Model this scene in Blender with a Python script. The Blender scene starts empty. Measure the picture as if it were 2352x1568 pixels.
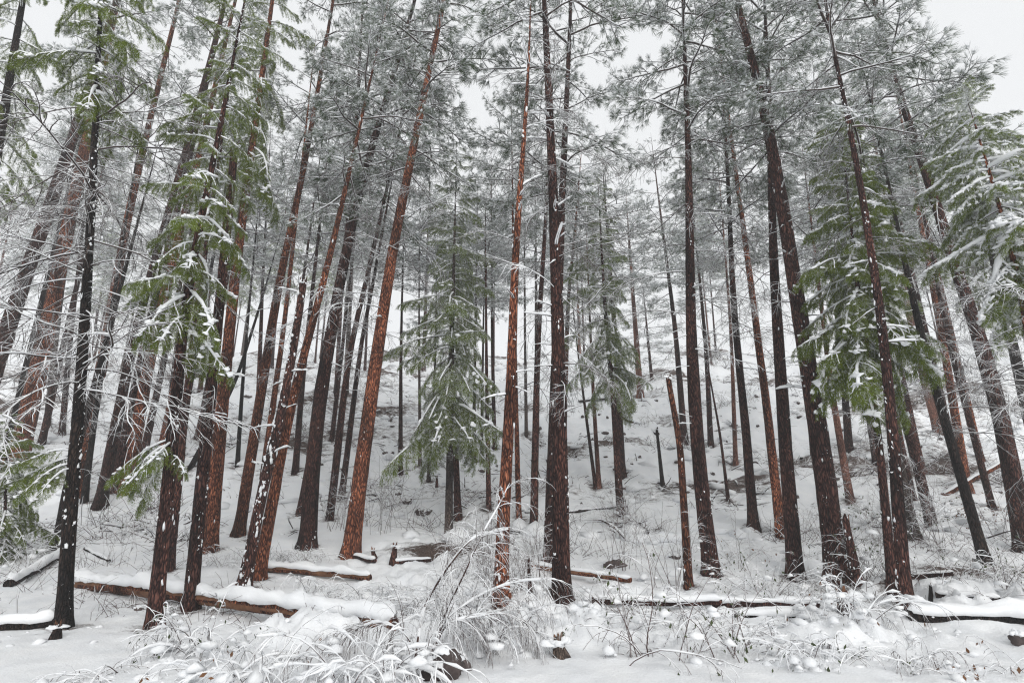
import bpy, math, random
import numpy as np
from mathutils import Matrix, Vector

R = math.radians
scene = bpy.context.scene
col = scene.collection

# ------------------------------------------------------------------ camera, sky, sun, exposure
LENS, PITCH, EYE = 20.0, 15.0, 1.7
cam_d = bpy.data.cameras.new('camera')
cam_d.lens = LENS
cam_d.sensor_width = 36.0
cam_d.clip_start = 0.05
cam_d.clip_end = 3000
cam = bpy.data.objects.new('camera', cam_d)
cam.location = (0, 0, EYE)
cam.rotation_euler = (R(90 + PITCH), 0, 0)
col.objects.link(cam)
scene.camera = cam

SUN_EL, SUN_AZ = 33.0, 160.0
world = bpy.data.worlds.new('World')
scene.world = world
world.use_nodes = True
wn, wl = world.node_tree.nodes, world.node_tree.links
wn.clear()
w_out = wn.new('ShaderNodeOutputWorld')
w_bg = wn.new('ShaderNodeBackground')
w_bg.inputs['Strength'].default_value = 0.11
w_sky = wn.new('ShaderNodeTexSky')
w_sky.sky_type = 'NISHITA'
w_sky.sun_disc = False
w_sky.sun_elevation = R(SUN_EL)
w_sky.sun_rotation = R(SUN_AZ)
w_sky.dust_density = 4.0
w_hs = wn.new('ShaderNodeHueSaturation')
w_hs.inputs['Saturation'].default_value = 0.12
w_mix = wn.new('ShaderNodeMixRGB')
w_mix.inputs['Fac'].default_value = 0.86          # an even cloud layer over the clear sky
w_mix.inputs['Color2'].default_value = (8.9, 9.05, 9.2, 1)
wl.new(w_sky.outputs['Color'], w_hs.inputs['Color'])
wl.new(w_hs.outputs['Color'], w_mix.inputs['Color1'])
wl.new(w_mix.outputs['Color'], w_bg.inputs['Color'])
wl.new(w_bg.outputs['Background'], w_out.inputs['Surface'])

sun_d = bpy.data.lights.new('sun', 'SUN')
sun_d.energy = 1.45
sun_d.angle = R(45)
sun_d.color = (1.0, 0.97, 0.93)
sun = bpy.data.objects.new('sun', sun_d)
sun.rotation_euler = (R(90 - SUN_EL), 0, R(180 - SUN_AZ))
sun.location = (0, 0, 40)
col.objects.link(sun)

vs = scene.view_settings
vs.view_transform = 'Standard'
vs.look = 'None'
vs.exposure = 0.02
vs.gamma = 1.0
vs.use_curve_mapping = False
cy = scene.cycles
cy.max_bounces = 5
cy.diffuse_bounces = 3
cy.glossy_bounces = 1
cy.transmission_bounces = 2
cy.transparent_max_bounces = 4
cy.volume_bounces = 2
cy.use_denoising = True
cy.denoiser = 'OPENIMAGEDENOISE'
cy.denoising_input_passes = 'RGB_ALBEDO_NORMAL'
cy.denoising_prefilter = 'NONE'
cy.filter_width = 1.2
cy.caustics_reflective = False
cy.caustics_refractive = False

rng = np.random.default_rng(7)
rnd = random.Random(11)

# ------------------------------------------------------------------ photo pixels (2352 x 1568) to the place
FPX = 2352 * LENS / 36.0
CP, SP = math.cos(R(PITCH)), math.sin(R(PITCH))

def ray(px, py):
    a, v = (px - 1176) / FPX, (784 - py) / FPX
    return np.array([a, CP - v * SP, SP + v * CP])

def at(px, py, Y):
    d = ray(px, py)
    t = Y / d[1]
    return np.array([d[0] * t, Y, EYE + d[2] * t])

def depth_of(p):
    return p[1] * CP + (p[2] - EYE) * SP

# ------------------------------------------------------------------ noise and terrain
def _hash(ix, iy, s):
    h = (ix.astype(np.int64) * 374761393 + iy.astype(np.int64) * 668265263 + s * 974711) & 0x7fffffff
    h = ((h ^ (h >> 13)) * 1274126177) & 0x7fffffff
    return ((h ^ (h >> 16)) & 0xffff) / 65535.0

def vnoise(x, y, s=0):
    x, y = np.asarray(x, float), np.asarray(y, float)
    ix, iy = np.floor(x), np.floor(y)
    fx, fy = x - ix, y - iy
    ux, uy = fx * fx * fx * (fx * (fx * 6 - 15) + 10), fy * fy * fy * (fy * (fy * 6 - 15) + 10)
    a, b = _hash(ix, iy, s), _hash(ix + 1, iy, s)
    c, d = _hash(ix, iy + 1, s), _hash(ix + 1, iy + 1, s)
    return (a + (b - a) * ux) * (1 - uy) + (c + (d - c) * ux) * uy - 0.5

def fbm(x, y, s=0, o=4):
    t, a = 0.0, 1.0
    for i in range(o):
        t = t + a * vnoise(x * 2 ** i + 13.7 * i, y * 2 ** i - 7.1 * i, s + i)
        a *= 0.5
    return t

PR = np.array([-400, -20, 0, 6, 9, 11.5, 13.5, 16, 19, 23, 28, 34, 41, 49, 57, 66, 90, 160, 600.])
PZ = np.array([0, 0, 0, 0, 0.02, .12, .45, 1.05, 1.95, 3.5, 5.6, 7.9, 10.4, 13.0, 15.2, 16.6, 18.0, 19, 20.])

def sstep(a, b, x):
    t = np.clip((x - a) / (b - a), 0, 1)
    return t * t * (3 - 2 * t)

def terrain(x, y):
    x, y = np.asarray(x, float), np.asarray(y, float)
    yy = y + 2.2 * vnoise(x / 9.0, y / 14.0, 91) * sstep(10, 22, y)
    z = np.interp(yy, PR, PZ)
    hill = sstep(13, 24, y)
    z = z + hill * (0.9 * fbm(x / 7.5, y / 7.5, 3, 3) + 0.75 * fbm(x / 1.7, y / 1.0, 5, 4) + 0.22 * (0.3 - np.abs(fbm(x / 0.6, y / 0.5, 15, 2))))
    # far knoll right of centre
    z = z + 1.6 * np.exp(-(((x - 10) / 7.0) ** 2 + ((y - 44) / 8.0) ** 2))
    # snow-buried undergrowth in front of the trees
    pil = (1 - hill) * (0.16 + 0.84 * sstep(6.4, 7.6, y + 0.25 * x * (x < 0) * 0.3 + 0.7 * vnoise(x / 2.2, y / 2.2, 8)))
    bil = 0.34 - np.abs(fbm(x / 0.62, y / 0.62, 21, 3)) * 0.95
    msk = sstep(-0.12, 0.22, fbm(x / 2.3, y / 1.9, 33, 2))
    far_fade = 1 - 0.6 * sstep(10.5, 13, y)
    leftcalm = 1 - 0.85 * sstep(-2.4, -3.9, x) * sstep(0, 1, y)
    z = z + pil * far_fade * leftcalm * (0.80 * msk * bil + 0.12 * fbm(x / 1.3, y / 1.3, 41, 3))
    crumb = 0.25 - np.abs(fbm(x / 0.27, y / 0.27, 61, 3))
    z = z + pil * far_fade * leftcalm * 0.24 * crumb * sstep(-0.25, 0.1, fbm(x / 1.1, y / 1.0, 66, 2))
    z = z + 0.035 * fbm(x / 0.22, y / 0.22, 51, 2) * (0.35 + 0.65 * pil) + 0.02 * fbm(x / 0.5, y / 0.4, 52, 2)
    return z

def tz(x, y):
    return float(terrain(np.array([x]), np.array([y]))[0])

def gp(px, py):
    """where the sight line through a pixel meets the snow"""
    d = ray(px, py)
    t = np.concatenate([np.linspace(3, 30, 800), np.linspace(30.05, 140, 900)])
    X, Y, Z = d[0] * t, d[1] * t, EYE + d[2] * t
    below = Z < terrain(X, Y)
    i = int(np.argmax(below)) if below.any() else len(t) - 1
    return np.array([X[i], Y[i], terrain(X[i:i + 1], Y[i:i + 1])[0]])

# ------------------------------------------------------------------ materials
def mat(name):
    m = bpy.data.materials.new(name)
    m.use_nodes = True
    n = m.node_tree.nodes
    b = n['Principled BSDF']
    return m, n, m.node_tree.links, b

def node(n, t, **kw):
    o = n.new(t)
    for k, v in kw.items():
        o.inputs[k].default_value = v
    return o

def ramp(n, stops):
    r = n.new('ShaderNodeValToRGB')
    e = r.color_ramp.elements
    while len(e) < len(stops):
        e.new(0.5)
    for i, (p, c) in enumerate(stops):
        e[i].position = p
        e[i].color = (*c, 1)
    return r

def snow_material(name, litter=False, bump=0.5):
    m, n, l, b = mat(name)
    b.inputs['Roughness'].default_value = 0.75
    b.inputs['Specular IOR Level'].default_value = 0.25
    tc = n.new('ShaderNodeTexCoord')
    n1 = node(n, 'ShaderNodeTexNoise', Scale=34.0, Detail=5.0, Roughness=0.65)
    n2 = node(n, 'ShaderNodeTexNoise', Scale=2.3, Detail=4.0)
    l.new(tc.outputs['Object'], n1.inputs['Vector'])
    l.new(tc.outputs['Object'], n2.inputs['Vector'])
    cr = ramp(n, [(0.3, (0.80, 0.82, 0.845)), (0.7, (0.885, 0.895, 0.905))])
    l.new(n2.outputs['Fac'], cr.inputs['Fac'])
    bm = node(n, 'ShaderNodeBump', Strength=bump, Distance=0.025)
    l.new(n1.outputs['Fac'], bm.inputs['Height'])
    l.new(bm.outputs['Normal'], b.inputs['Normal'])
    if litter:
        at_ = n.new('ShaderNodeAttribute')
        at_.attribute_name = 'litter'
        n3 = node(n, 'ShaderNodeTexNoise', Scale=6.0, Detail=6.0, Roughness=0.8)
        ms = n.new('ShaderNodeMapping'); ms.inputs['Scale'].default_value = (0.55, 1.0, 1.4)
        l.new(tc.outputs['Object'], ms.inputs['Vector']); l.new(ms.outputs['Vector'], n3.inputs['Vector'])
        ad = n.new('ShaderNodeMath'); ad.operation = 'ADD'
        l.new(at_.outputs['Fac'], ad.inputs[0]); l.new(n3.outputs['Fac'], ad.inputs[1])
        mr = n.new('ShaderNodeMapRange')
        mr.inputs['From Min'].default_value = 0.82; mr.inputs['From Max'].default_value = 1.0
        l.new(ad.outputs[0], mr.inputs['Value'])
        dk = ramp(n, [(0.35, (0.035, 0.026, 0.022)), (0.65, (0.13, 0.09, 0.075))])
        n4 = node(n, 'ShaderNodeTexNoise', Scale=40.0, Detail=4.0)
        l.new(tc.outputs['Object'], n4.inputs['Vector']); l.new(n4.outputs['Fac'], dk.inputs['Fac'])
        mx = n.new('ShaderNodeMixRGB')
        l.new(mr.outputs['Result'], mx.inputs['Fac'])
        l.new(cr.outputs['Color'], mx.inputs['Color1']); l.new(dk.outputs['Color'], mx.inputs['Color2'])
        l.new(mx.outputs['Color'], b.inputs['Base Color'])
    else:
        l.new(cr.outputs['Color'], b.inputs['Base Color'])
    return m

def bark_material(name, furrow, mid, plate, zs=0.24, scale=30.0, lichen=0.0, red=None):
    m, n, l, b = mat(name)
    b.inputs['Roughness'].default_value = 0.9
    b.inputs['Specular IOR Level'].default_value = 0.2
    tc = n.new('ShaderNodeTexCoord')
    mp = n.new('ShaderNodeMapping')
    mp.inputs['Scale'].default_value = (1, 1, zs)
    oi = n.new('ShaderNodeObjectInfo')
    off = n.new('ShaderNodeMath'); off.operation = 'MULTIPLY'; off.inputs[1].default_value = 61.0
    l.new(oi.outputs['Random'], off.inputs[0])
    va = n.new('ShaderNodeVectorMath'); va.operation = 'ADD'
    l.new(tc.outputs['Object'], va.inputs[0]); l.new(off.outputs[0], va.inputs[1])
    l.new(va.outputs[0], mp.inputs['Vector'])
    wob = node(n, 'ShaderNodeTexNoise', Scale=9.0, Detail=4.0)
    l.new(mp.outputs['Vector'], wob.inputs['Vector'])
    wa = n.new('ShaderNodeMixRGB'); wa.blend_type = 'ADD'; wa.inputs['Fac'].default_value = 0.12
    l.new(mp.outputs['Vector'], wa.inputs['Color1']); l.new(wob.outputs['Color'], wa.inputs['Color2'])
    vo = n.new('ShaderNodeTexVoronoi'); vo.feature = 'DISTANCE_TO_EDGE'
    vo.inputs['Scale'].default_value = scale
    l.new(wa.outputs['Color'], vo.inputs['Vector'])
    no = node(n, 'ShaderNodeTexNoise', Scale=30.0, Detail=6.0, Roughness=0.7)
    l.new(mp.outputs['Vector'], no.inputs['Vector'])
    md = n.new('ShaderNodeMath'); md.operation = 'MULTIPLY'; md.inputs[1].default_value = 2.6
    l.new(vo.outputs['Distance'], md.inputs[0])
    ad = n.new('ShaderNodeMath'); ad.operation = 'MULTIPLY_ADD'
    ad.inputs[1].default_value = 0.8; l.new(no.outputs['Fac'], ad.inputs[0])
    l.new(md.outputs[0], ad.inputs[2])
    sb = n.new('ShaderNodeMath'); sb.operation = 'SUBTRACT'; sb.inputs[1].default_value = 0.22
    l.new(ad.outputs[0], sb.inputs[0])
    cr = ramp(n, [(0.12, furrow), (0.5, mid), (0.95, plate)])
    l.new(sb.outputs[0], cr.inputs['Fac'])
    # broad patches: sooty and bright stretches of the bole
    big = node(n, 'ShaderNodeTexNoise', Scale=1.3, Detail=4.0, Roughness=0.6)
    mp2 = n.new('ShaderNodeMapping'); mp2.inputs['Scale'].default_value = (2.4, 2.4, 0.55)
    l.new(va.outputs[0], mp2.inputs['Vector']); l.new(mp2.outputs['Vector'], big.inputs['Vector'])
    rr = ramp(n, [(0.36, (0.30, 0.30, 0.32)), (0.5, (0.8, 0.76, 0.76)), (0.66, (1.35, 1.22, 1.12))])
    l.new(big.outputs['Fac'], rr.inputs['Fac'])
    mu = n.new('ShaderNodeMixRGB'); mu.blend_type = 'MULTIPLY'; mu.inputs['Fac'].default_value = 1.0
    l.new(cr.outputs['Color'], mu.inputs['Color1']); l.new(rr.outputs['Color'], mu.inputs['Color2'])
    hs = n.new('ShaderNodeHueSaturation')
    mr = n.new('ShaderNodeMapRange'); mr.inputs['To Min'].default_value = 0.75; mr.inputs['To Max'].default_value = 1.3
    l.new(oi.outputs['Random'], mr.inputs['Value']); l.new(mr.outputs['Result'], hs.inputs['Value'])
    l.new(mu.outputs['Color'], hs.inputs['Color'])
    l.new(hs.outputs['Color'], b.inputs['Base Color'])
    bm = node(n, 'ShaderNodeBump', Strength=0.9, Distance=0.03)
    l.new(sb.outputs[0], bm.inputs['Height']); l.new(bm.outputs['Normal'], b.inputs['Normal'])
    return m

def flat_material(name, c1, c2, scale=8.0, rough=0.85, spread=0.25, translucent=0.0):
    m, n, l, b = mat(name)
    b.inputs['Roughness'].default_value = rough
    b.inputs['Specular IOR Level'].default_value = 0.2
    tc = n.new('ShaderNodeTexCoord')
    no = node(n, 'ShaderNodeTexNoise', Scale=scale, Detail=4.0, Roughness=0.65)
    l.new(tc.outputs['Object'], no.inputs['Vector'])
    cr = ramp(n, [(0.5 - spread, c1), (0.5 + spread, c2)])
    l.new(no.outputs['Fac'], cr.inputs['Fac'])
    oi = n.new('ShaderNodeObjectInfo')
    hs = n.new('ShaderNodeHueSaturation')
    mr = n.new('ShaderNodeMapRange'); mr.inputs['To Min'].default_value = 0.8; mr.inputs['To Max'].default_value = 1.25
    l.new(oi.outputs['Random'], mr.inputs['Value']); l.new(mr.outputs['Result'], hs.inputs['Value'])
    l.new(cr.outputs['Color'], hs.inputs['Color'])
    l.new(hs.outputs['Color'], b.inputs['Base Color'])
    if translucent:
        tr = n.new('ShaderNodeBsdfTranslucent')
        l.new(hs.outputs['Color'], tr.inputs['Color'])
        mx = n.new('ShaderNodeMixShader'); mx.inputs['Fac'].default_value = translucent
        out = n['Material Output']
        l.new(b.outputs[0], mx.inputs[1]); l.new(tr.outputs[0], mx.inputs[2])
        l.new(mx.outputs[0], out.inputs['Surface'])
    return m

M = {}
M['ground'] = snow_material('snow_ground', litter=True, bump=0.6)
M['snow'] = snow_material('snow_fresh', bump=0.35)
M['red'] = bark_material('bark_red', (0.012, 0.006, 0.005), (0.125, 0.044, 0.027), (0.44, 0.175, 0.095))
M['dark'] = bark_material('bark_dark', (0.007, 0.004, 0.004), (0.046, 0.021, 0.019), (0.165, 0.078, 0.062))
M['char'] = bark_material('bark_charred', (0.004, 0.004, 0.004), (0.016, 0.012, 0.012), (0.055, 0.038, 0.032))
M['pink'] = bark_material('bark_pink', (0.06, 0.028, 0.022), (0.21, 0.10, 0.075), (0.36, 0.19, 0.14))
M['grey'] = bark_material('bark_grey', (0.03, 0.026, 0.024), (0.085, 0.068, 0.06), (0.16, 0.13, 0.115), zs=0.4, scale=26)
M['wood'] = flat_material('bare_wood', (0.085, 0.038, 0.024), (0.27, 0.135, 0.075), scale=9)
M['twig'] = flat_material('twig_bark', (0.03, 0.022, 0.02), (0.075, 0.052, 0.045))
M['cane'] = flat_material('shrub_cane', (0.040, 0.022, 0.020), (0.11, 0.060, 0.050))
M['pine'] = flat_material('pine_needles', (0.026, 0.046, 0.018), (0.080, 0.118, 0.048), scale=3, translucent=0.42)
M['fir'] = flat_material('fir_needles', (0.070, 0.108, 0.012), (0.22, 0.275, 0.042), scale=3, translucent=0.42)
M['frost'] = flat_material('snowy_needles', (0.62, 0.65, 0.66), (0.84, 0.86, 0.88), scale=6, translucent=0.2)
M['leaf'] = flat_material('withered_leaves', (0.10, 0.05, 0.028), (0.24, 0.12, 0.06), scale=5, translucent=0.2)
M['green'] = flat_material('evergreen_leaves', (0.035, 0.05, 0.022), (0.09, 0.11, 0.05), scale=5, translucent=0.2)
M['rock'] = flat_material('rock', (0.035, 0.028, 0.027), (0.12, 0.095, 0.09), scale=7)

# ------------------------------------------------------------------ mesh building
class MB:
    def __init__(self):
        self.V, self.F, self.n = [], [], 0        # F: (faces array, material name)

    def add(self, v, faces, m):
        v = np.asarray(v, np.float32).reshape(-1, 3)
        self.V.append(v)
        self.F.append((np.asarray(faces, np.int32) + self.n, m))
        self.n += len(v)

    def merge(self, o, mtx, mats=None):
        a = np.array(mtx)
        for v in [np.concatenate(o.V)]:
            v = v @ a[:3, :3].T.astype(np.float32) + a[:3, 3].astype(np.float32)
            self.V.append(v)
            for f, m in o.F:
                self.F.append((f + self.n, m))
            self.n += len(v)

    def mesh(self, name, smooth=True, flat=('pine', 'fir', 'frost', 'leaf', 'green')):
        me = bpy.data.meshes.new(name)
        V = np.concatenate(self.V)
        names = []
        for _, m in self.F:
            if m not in names:
                names.append(m)
        loops, starts, mi, sm, k = [], [], [], [], 0
        for f, m in self.F:
            nf, w = f.shape
            loops.append(f.ravel())
            starts.append(np.arange(nf) * w + k)
            mi.append(np.full(nf, names.index(m)))
            sm.append(np.full(nf, smooth and m not in flat))
            k += nf * w
        loops, starts = np.concatenate(loops), np.concatenate(starts)
        mi, sm = np.concatenate(mi), np.concatenate(sm)
        me.vertices.add(len(V)); me.vertices.foreach_set('co', V.ravel())
        me.loops.add(len(loops)); me.loops.foreach_set('vertex_index', loops.astype(np.int32))
        me.polygons.add(len(starts)); me.polygons.foreach_set('loop_start', starts.astype(np.int32))
        for nm in names:
            me.materials.append(M[nm])
        me.polygons.foreach_set('material_index', mi.astype(np.int32))
        me.polygons.foreach_set('use_smooth', sm)
        me.update(calc_edges=True)
        return me

def link(name, data, parent=None, loc=None):
    o = bpy.data.objects.new(name, data)
    col.objects.link(o)
    if parent is not None:
        o.parent = parent
    if loc is not None:
        o.location = loc
    return o

def tag(o, label=None, cat=None, group=None, kind=None):
    if label: o['label'] = label
    if cat: o['category'] = cat
    if group: o['group'] = group
    if kind: o['kind'] = kind
    return o

UPZ = np.array([0, 0, 1.0])

def tube(mb, path, rad, k, m, cap=False):
    p = np.asarray(path, float); n = len(p)
    rad = np.broadcast_to(np.asarray(rad, float), (n,))
    t = np.gradient(p, axis=0)
    t /= np.linalg.norm(t, axis=1, keepdims=True) + 1e-9
    ref = UPZ if abs(t[:, 2]).mean() < 0.8 else np.array([0, 1.0, 0])
    u = np.cross(t, ref); u /= np.linalg.norm(u, axis=1, keepdims=True) + 1e-9
    w = np.cross(u, t)
    a = np.arange(k) * 2 * math.pi / k
    v = p[:, None] + rad[:, None, None] * (np.cos(a)[None, :, None] * u[:, None] + np.sin(a)[None, :, None] * w[:, None])
    i = np.arange(n - 1)[:, None] * k; j = np.arange(k)[None]; j2 = (j + 1) % k
    f = np.stack([i + j, i + j2, i + k + j2, i + k + j], -1).reshape(-1, 4)
    mb.add(v.reshape(-1, 3), f, m)
    return v

def snow_strip(mb, path, rad, thick, g, k=5, gaps=0.25, m='snow'):
    """snow lying along the upper side of a branch"""
    p = np.asarray(path, float); n = len(p)
    rad = np.broadcast_to(np.asarray(rad, float), (n,))
    t = np.gradient(p, axis=0)
    t /= np.linalg.norm(t, axis=1, keepdims=True) + 1e-9
    flat = np.clip(1.15 - np.abs(t[:, 2]), 0.12, 1)
    s = np.cross(t, UPZ); s /= np.linalg.norm(s, axis=1, keepdims=True) + 1e-6
    nz = 0.7 + 0.9 * g.random(n)
    nz[g.random(n) < gaps] *= 0.25
    th = thick * nz * flat
    th[0] *= 0.5; th[-1] *= 0.3
    wd = rad + th * 0.55
    a = np.linspace(-0.25, math.pi + 0.25, k)
    c = p + np.outer(rad * 0.4, UPZ)
    v = c[:, None] + wd[:, None, None] * np.cos(a)[None, :, None] * s[:, None] + (th + rad * 0.5)[:, None, None] * np.sin(a)[None, :, None] * UPZ
    i = np.arange(n - 1)[:, None] * k; j = np.arange(k)[None]; j2 = (j + 1) % k
    f = np.stack([i + j, i + j2, i + k + j2, i + k + j], -1).reshape(-1, 4)
    mb.add(v.reshape(-1, 3), f[:, ::-1], m)

def _ico(sub):
    import bmesh
    b = bmesh.new(); bmesh.ops.create_icosphere(b, subdivisions=sub, radius=1)
    v = np.array([x.co[:] for x in b.verts]); f = np.array([[q.index for q in x.verts] for x in b.faces])
    b.free(); return v, f
ICO = {s: _ico(s) for s in (1, 2, 3)}

def blobs(mb, centers, size, g, m='snow', sub=1, lump=0.25, flat_bottom=True):
    """many lumpy, flat-bottomed clots of snow; size (N,3)"""
    c = np.atleast_2d(centers); N = len(c)
    if N == 0: return
    v0, f0 = ICO[sub]
    size = np.broadcast_to(np.asarray(size, float), (N, 3))
    ph = g.random((N, 1, 3)) * 6.28
    d = 1 + lump * (np.sin(v0[None] @ np.array([[2.1, 3.3, -1.7], [3.7, -1.3, 2.2], [-2.9, 2.4, 3.1]]) + ph).sum(2, keepdims=True) / 1.7)
    v = v0[None] * d
    if flat_bottom:
        v[..., 2] = np.where(v[..., 2] < 0, v[..., 2] * 0.45, v[..., 2])
    a = g.random(N) * 6.28
    ca, sa = np.cos(a)[:, None], np.sin(a)[:, None]
    x, y = v[..., 0] * size[:, :1], v[..., 1] * size[:, 1:2]
    v = np.stack([x * ca - y * sa, x * sa + y * ca, v[..., 2] * size[:, 2:3]], -1) + c[:, None]
    f = f0[None] + (np.arange(N) * len(v0))[:, None, None]
    mb.add(v.reshape(-1, 3), f.reshape(-1, 3), m)

def unit(v):
    return v / (np.linalg.norm(v, axis=-1, keepdims=True) + 1e-9)

def needles(mb, c, d, k, L, w, spread, g, m='pine', frost=0.0, sag=0.0):
    """k needles from each centre c (N,3) around direction d (N,3)"""
    N = len(c)
    if N == 0: return
    q = g.normal(size=(N, k, 3)); q = unit(q)
    dd = unit(d[:, None] + spread * q); dd[..., 2] -= sag; dd = unit(dd)
    ln = L * (0.65 + 0.5 * g.random((N, k, 1)))
    b = c[:, None] + 0.02 * q
    side = unit(np.cross(dd, unit(g.normal(size=(N, k, 3))))) * w * 0.5
    v = np.stack([b - side, b + side, b + dd * ln + side * 0.5, b + dd * ln - side * 0.5], 2).reshape(-1, 4, 3)
    up = (dd[..., 2].ravel() + 0.7 * g.normal(size=N * k))
    fr = np.argsort(-up)[:int(frost * len(up))]
    mask = np.zeros(len(up), bool); mask[fr] = True
    for mk, mm in ((mask, 'frost'), (~mask, m)):
        vv = v[mk]
        if len(vv):
            mb.add(vv.reshape(-1, 3), np.arange(len(vv) * 4).reshape(-1, 4), mm)

def curve(p, d, L, n, droop, g, wig=0.06):
    """a branch line: starts at p along d, bends by droop"""
    pts = [np.array(p, float)]; d = unit(np.array(d, float)); s = L / (n - 1)
    for i in range(n - 1):
        d = unit(d + np.array([0, 0, -droop / (n - 1)]) + wig * g.normal(size=3))
        pts.append(pts[-1] + d * s)
    return np.array(pts)

def side_dir(t, ang, az):
    t = unit(t); ref = UPZ if abs(t[2]) < 0.9 else np.array([1.0, 0, 0])
    a = unit(np.cross(t, ref)); b = np.cross(a, t)
    return unit(t * math.cos(ang) + (a * math.cos(az) + b * math.sin(az)) * math.sin(ang))

def branchy(mb, p, d, L, r, lev, g, droop=0.4, kids=5, ang=0.75, snow=0.02, m='twig', flatten=True, tips=None, wig=0.07, k=4, gaps=0.25, shrink=0.5):
    n = max(4, min(9, int(L / 0.12) + 3)) if lev else 4
    pts = curve(p, d, L, n, droop, g, wig)
    rad = np.linspace(r, r * 0.35, n)
    tube(mb, pts, rad, k if lev else 3, m)
    if snow > 0:
        snow_strip(mb, pts, rad, snow * (0.55 + 0.45 * min(1, r / 0.012)), g, k=4 if lev == 0 else 5, gaps=gaps)
    if tips is not None:
        tips.append((pts[-1], unit(pts[-1] - pts[-2])))
    if lev:
        for i in range(kids):
            t = 0.2 + 0.75 * (i + g.random()) / kids
            x = t * (n - 1); a = int(min(x, n - 2)); q = pts[a] + (pts[a + 1] - pts[a]) * (x - a)
            tv = pts[a + 1] - pts[a]
            az = (0 if g.random() < 0.5 else math.pi) + g.normal() * 0.35 if flatten else g.random() * 6.28
            branchy(mb, q, side_dir(tv, ang * (0.7 + 0.6 * g.random()), az), L * shrink * (1.05 - 0.6 * t) * (0.7 + 0.6 * g.random()),
                    r * 0.55, lev - 1, g, droop * 1.1, max(2, kids - 2), ang, snow * 0.8, m, flatten, tips, wig, k, gaps, shrink)

# ------------------------------------------------------------------ bough prototypes (grow along +X, snow on top)
def pine_bough(seed, lod=0):
    g = np.random.default_rng(seed); mb = MB(); L = 2.2
    n = 9
    pts = curve((0, 0, 0), (1, 0, -0.05), L, n, 0.28, g, 0.07)
    pts[:, 2] += 0.22 * np.linspace(0, 1, n) ** 3
    rad = np.linspace(0.030, 0.008, n)
    tube(mb, pts, rad, 4, 'twig'); snow_strip(mb, pts, rad, 0.020, g, gaps=.35)
    C, D = [], []
    nk = 12
    for i in range(nk):
        t = 0.22 + 0.78 * (i + 0.6 * g.random()) / nk
        x = min(t * (n - 1), n - 1.01); a = int(x); q = pts[a] + (pts[a + 1] - pts[a]) * (x - a)
        sd = 1 if (i + int(g.random() < 0.15)) % 2 else -1
        ln = (0.95 - 0.55 * t) * (0.7 + 0.55 * g.random())
        an = 0.6 + 0.35 * g.random()
        dr = np.array([math.cos(an), sd * math.sin(an), 0.05 + 0.15 * g.normal()])
        p2 = curve(q, dr, ln, 5, 0.35 * g.random(), g, 0.1)
        r2 = np.linspace(0.010, 0.005, 5)
        tube(mb, p2, r2, 3, 'twig'); snow_strip(mb, p2, r2, 0.014, g, k=4, gaps=.4)
        for s in (0.35, 0.6, 0.82, 1.0):
            b = min(s * 4, 3.99); aa = int(b); c = p2[aa] + (p2[aa + 1] - p2[aa]) * (b - aa)
            tv = unit(p2[aa + 1] - p2[aa])
            if s < 1:
                tw = side_dir(tv, 0.7, g.random() * 6.28); l3 = 0.1 + 0.18 * g.random()
                e = c + tw * l3
                tube(mb, np.array([c, e]), [0.005, 0.004], 3, 'twig')
                C.append(e); D.append(tw)
            else:
                C.append(c); D.append(tv)
    C.append(pts[-1]); D.append(unit(pts[-1] - pts[-2]))
    C, D = np.array(C), np.array(D)
    if lod:
        needles(mb, C, D, 8, 0.20, 0.0115, 0.75, g, 'pine', 0.52, 0.2)
    else:
        needles(mb, C, D, 30, 0.19, 0.0056, 0.58, g, 'pine', 0.33, 0.2)
    sel = g.random(len(C)) < 0.55
    cs = C[sel] + D[sel] * 0.06 + np.array([0, 0, 0.035])
    blobs(mb, cs, np.stack([0.03 + 0.07 * g.random(sel.sum()) ** 2, 0.022 + 0.03 * g.random(sel.sum()), 0.016 + 0.025 * g.random(sel.sum())], 1), g, 'snow', 1, 0.35)
    return mb

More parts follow.
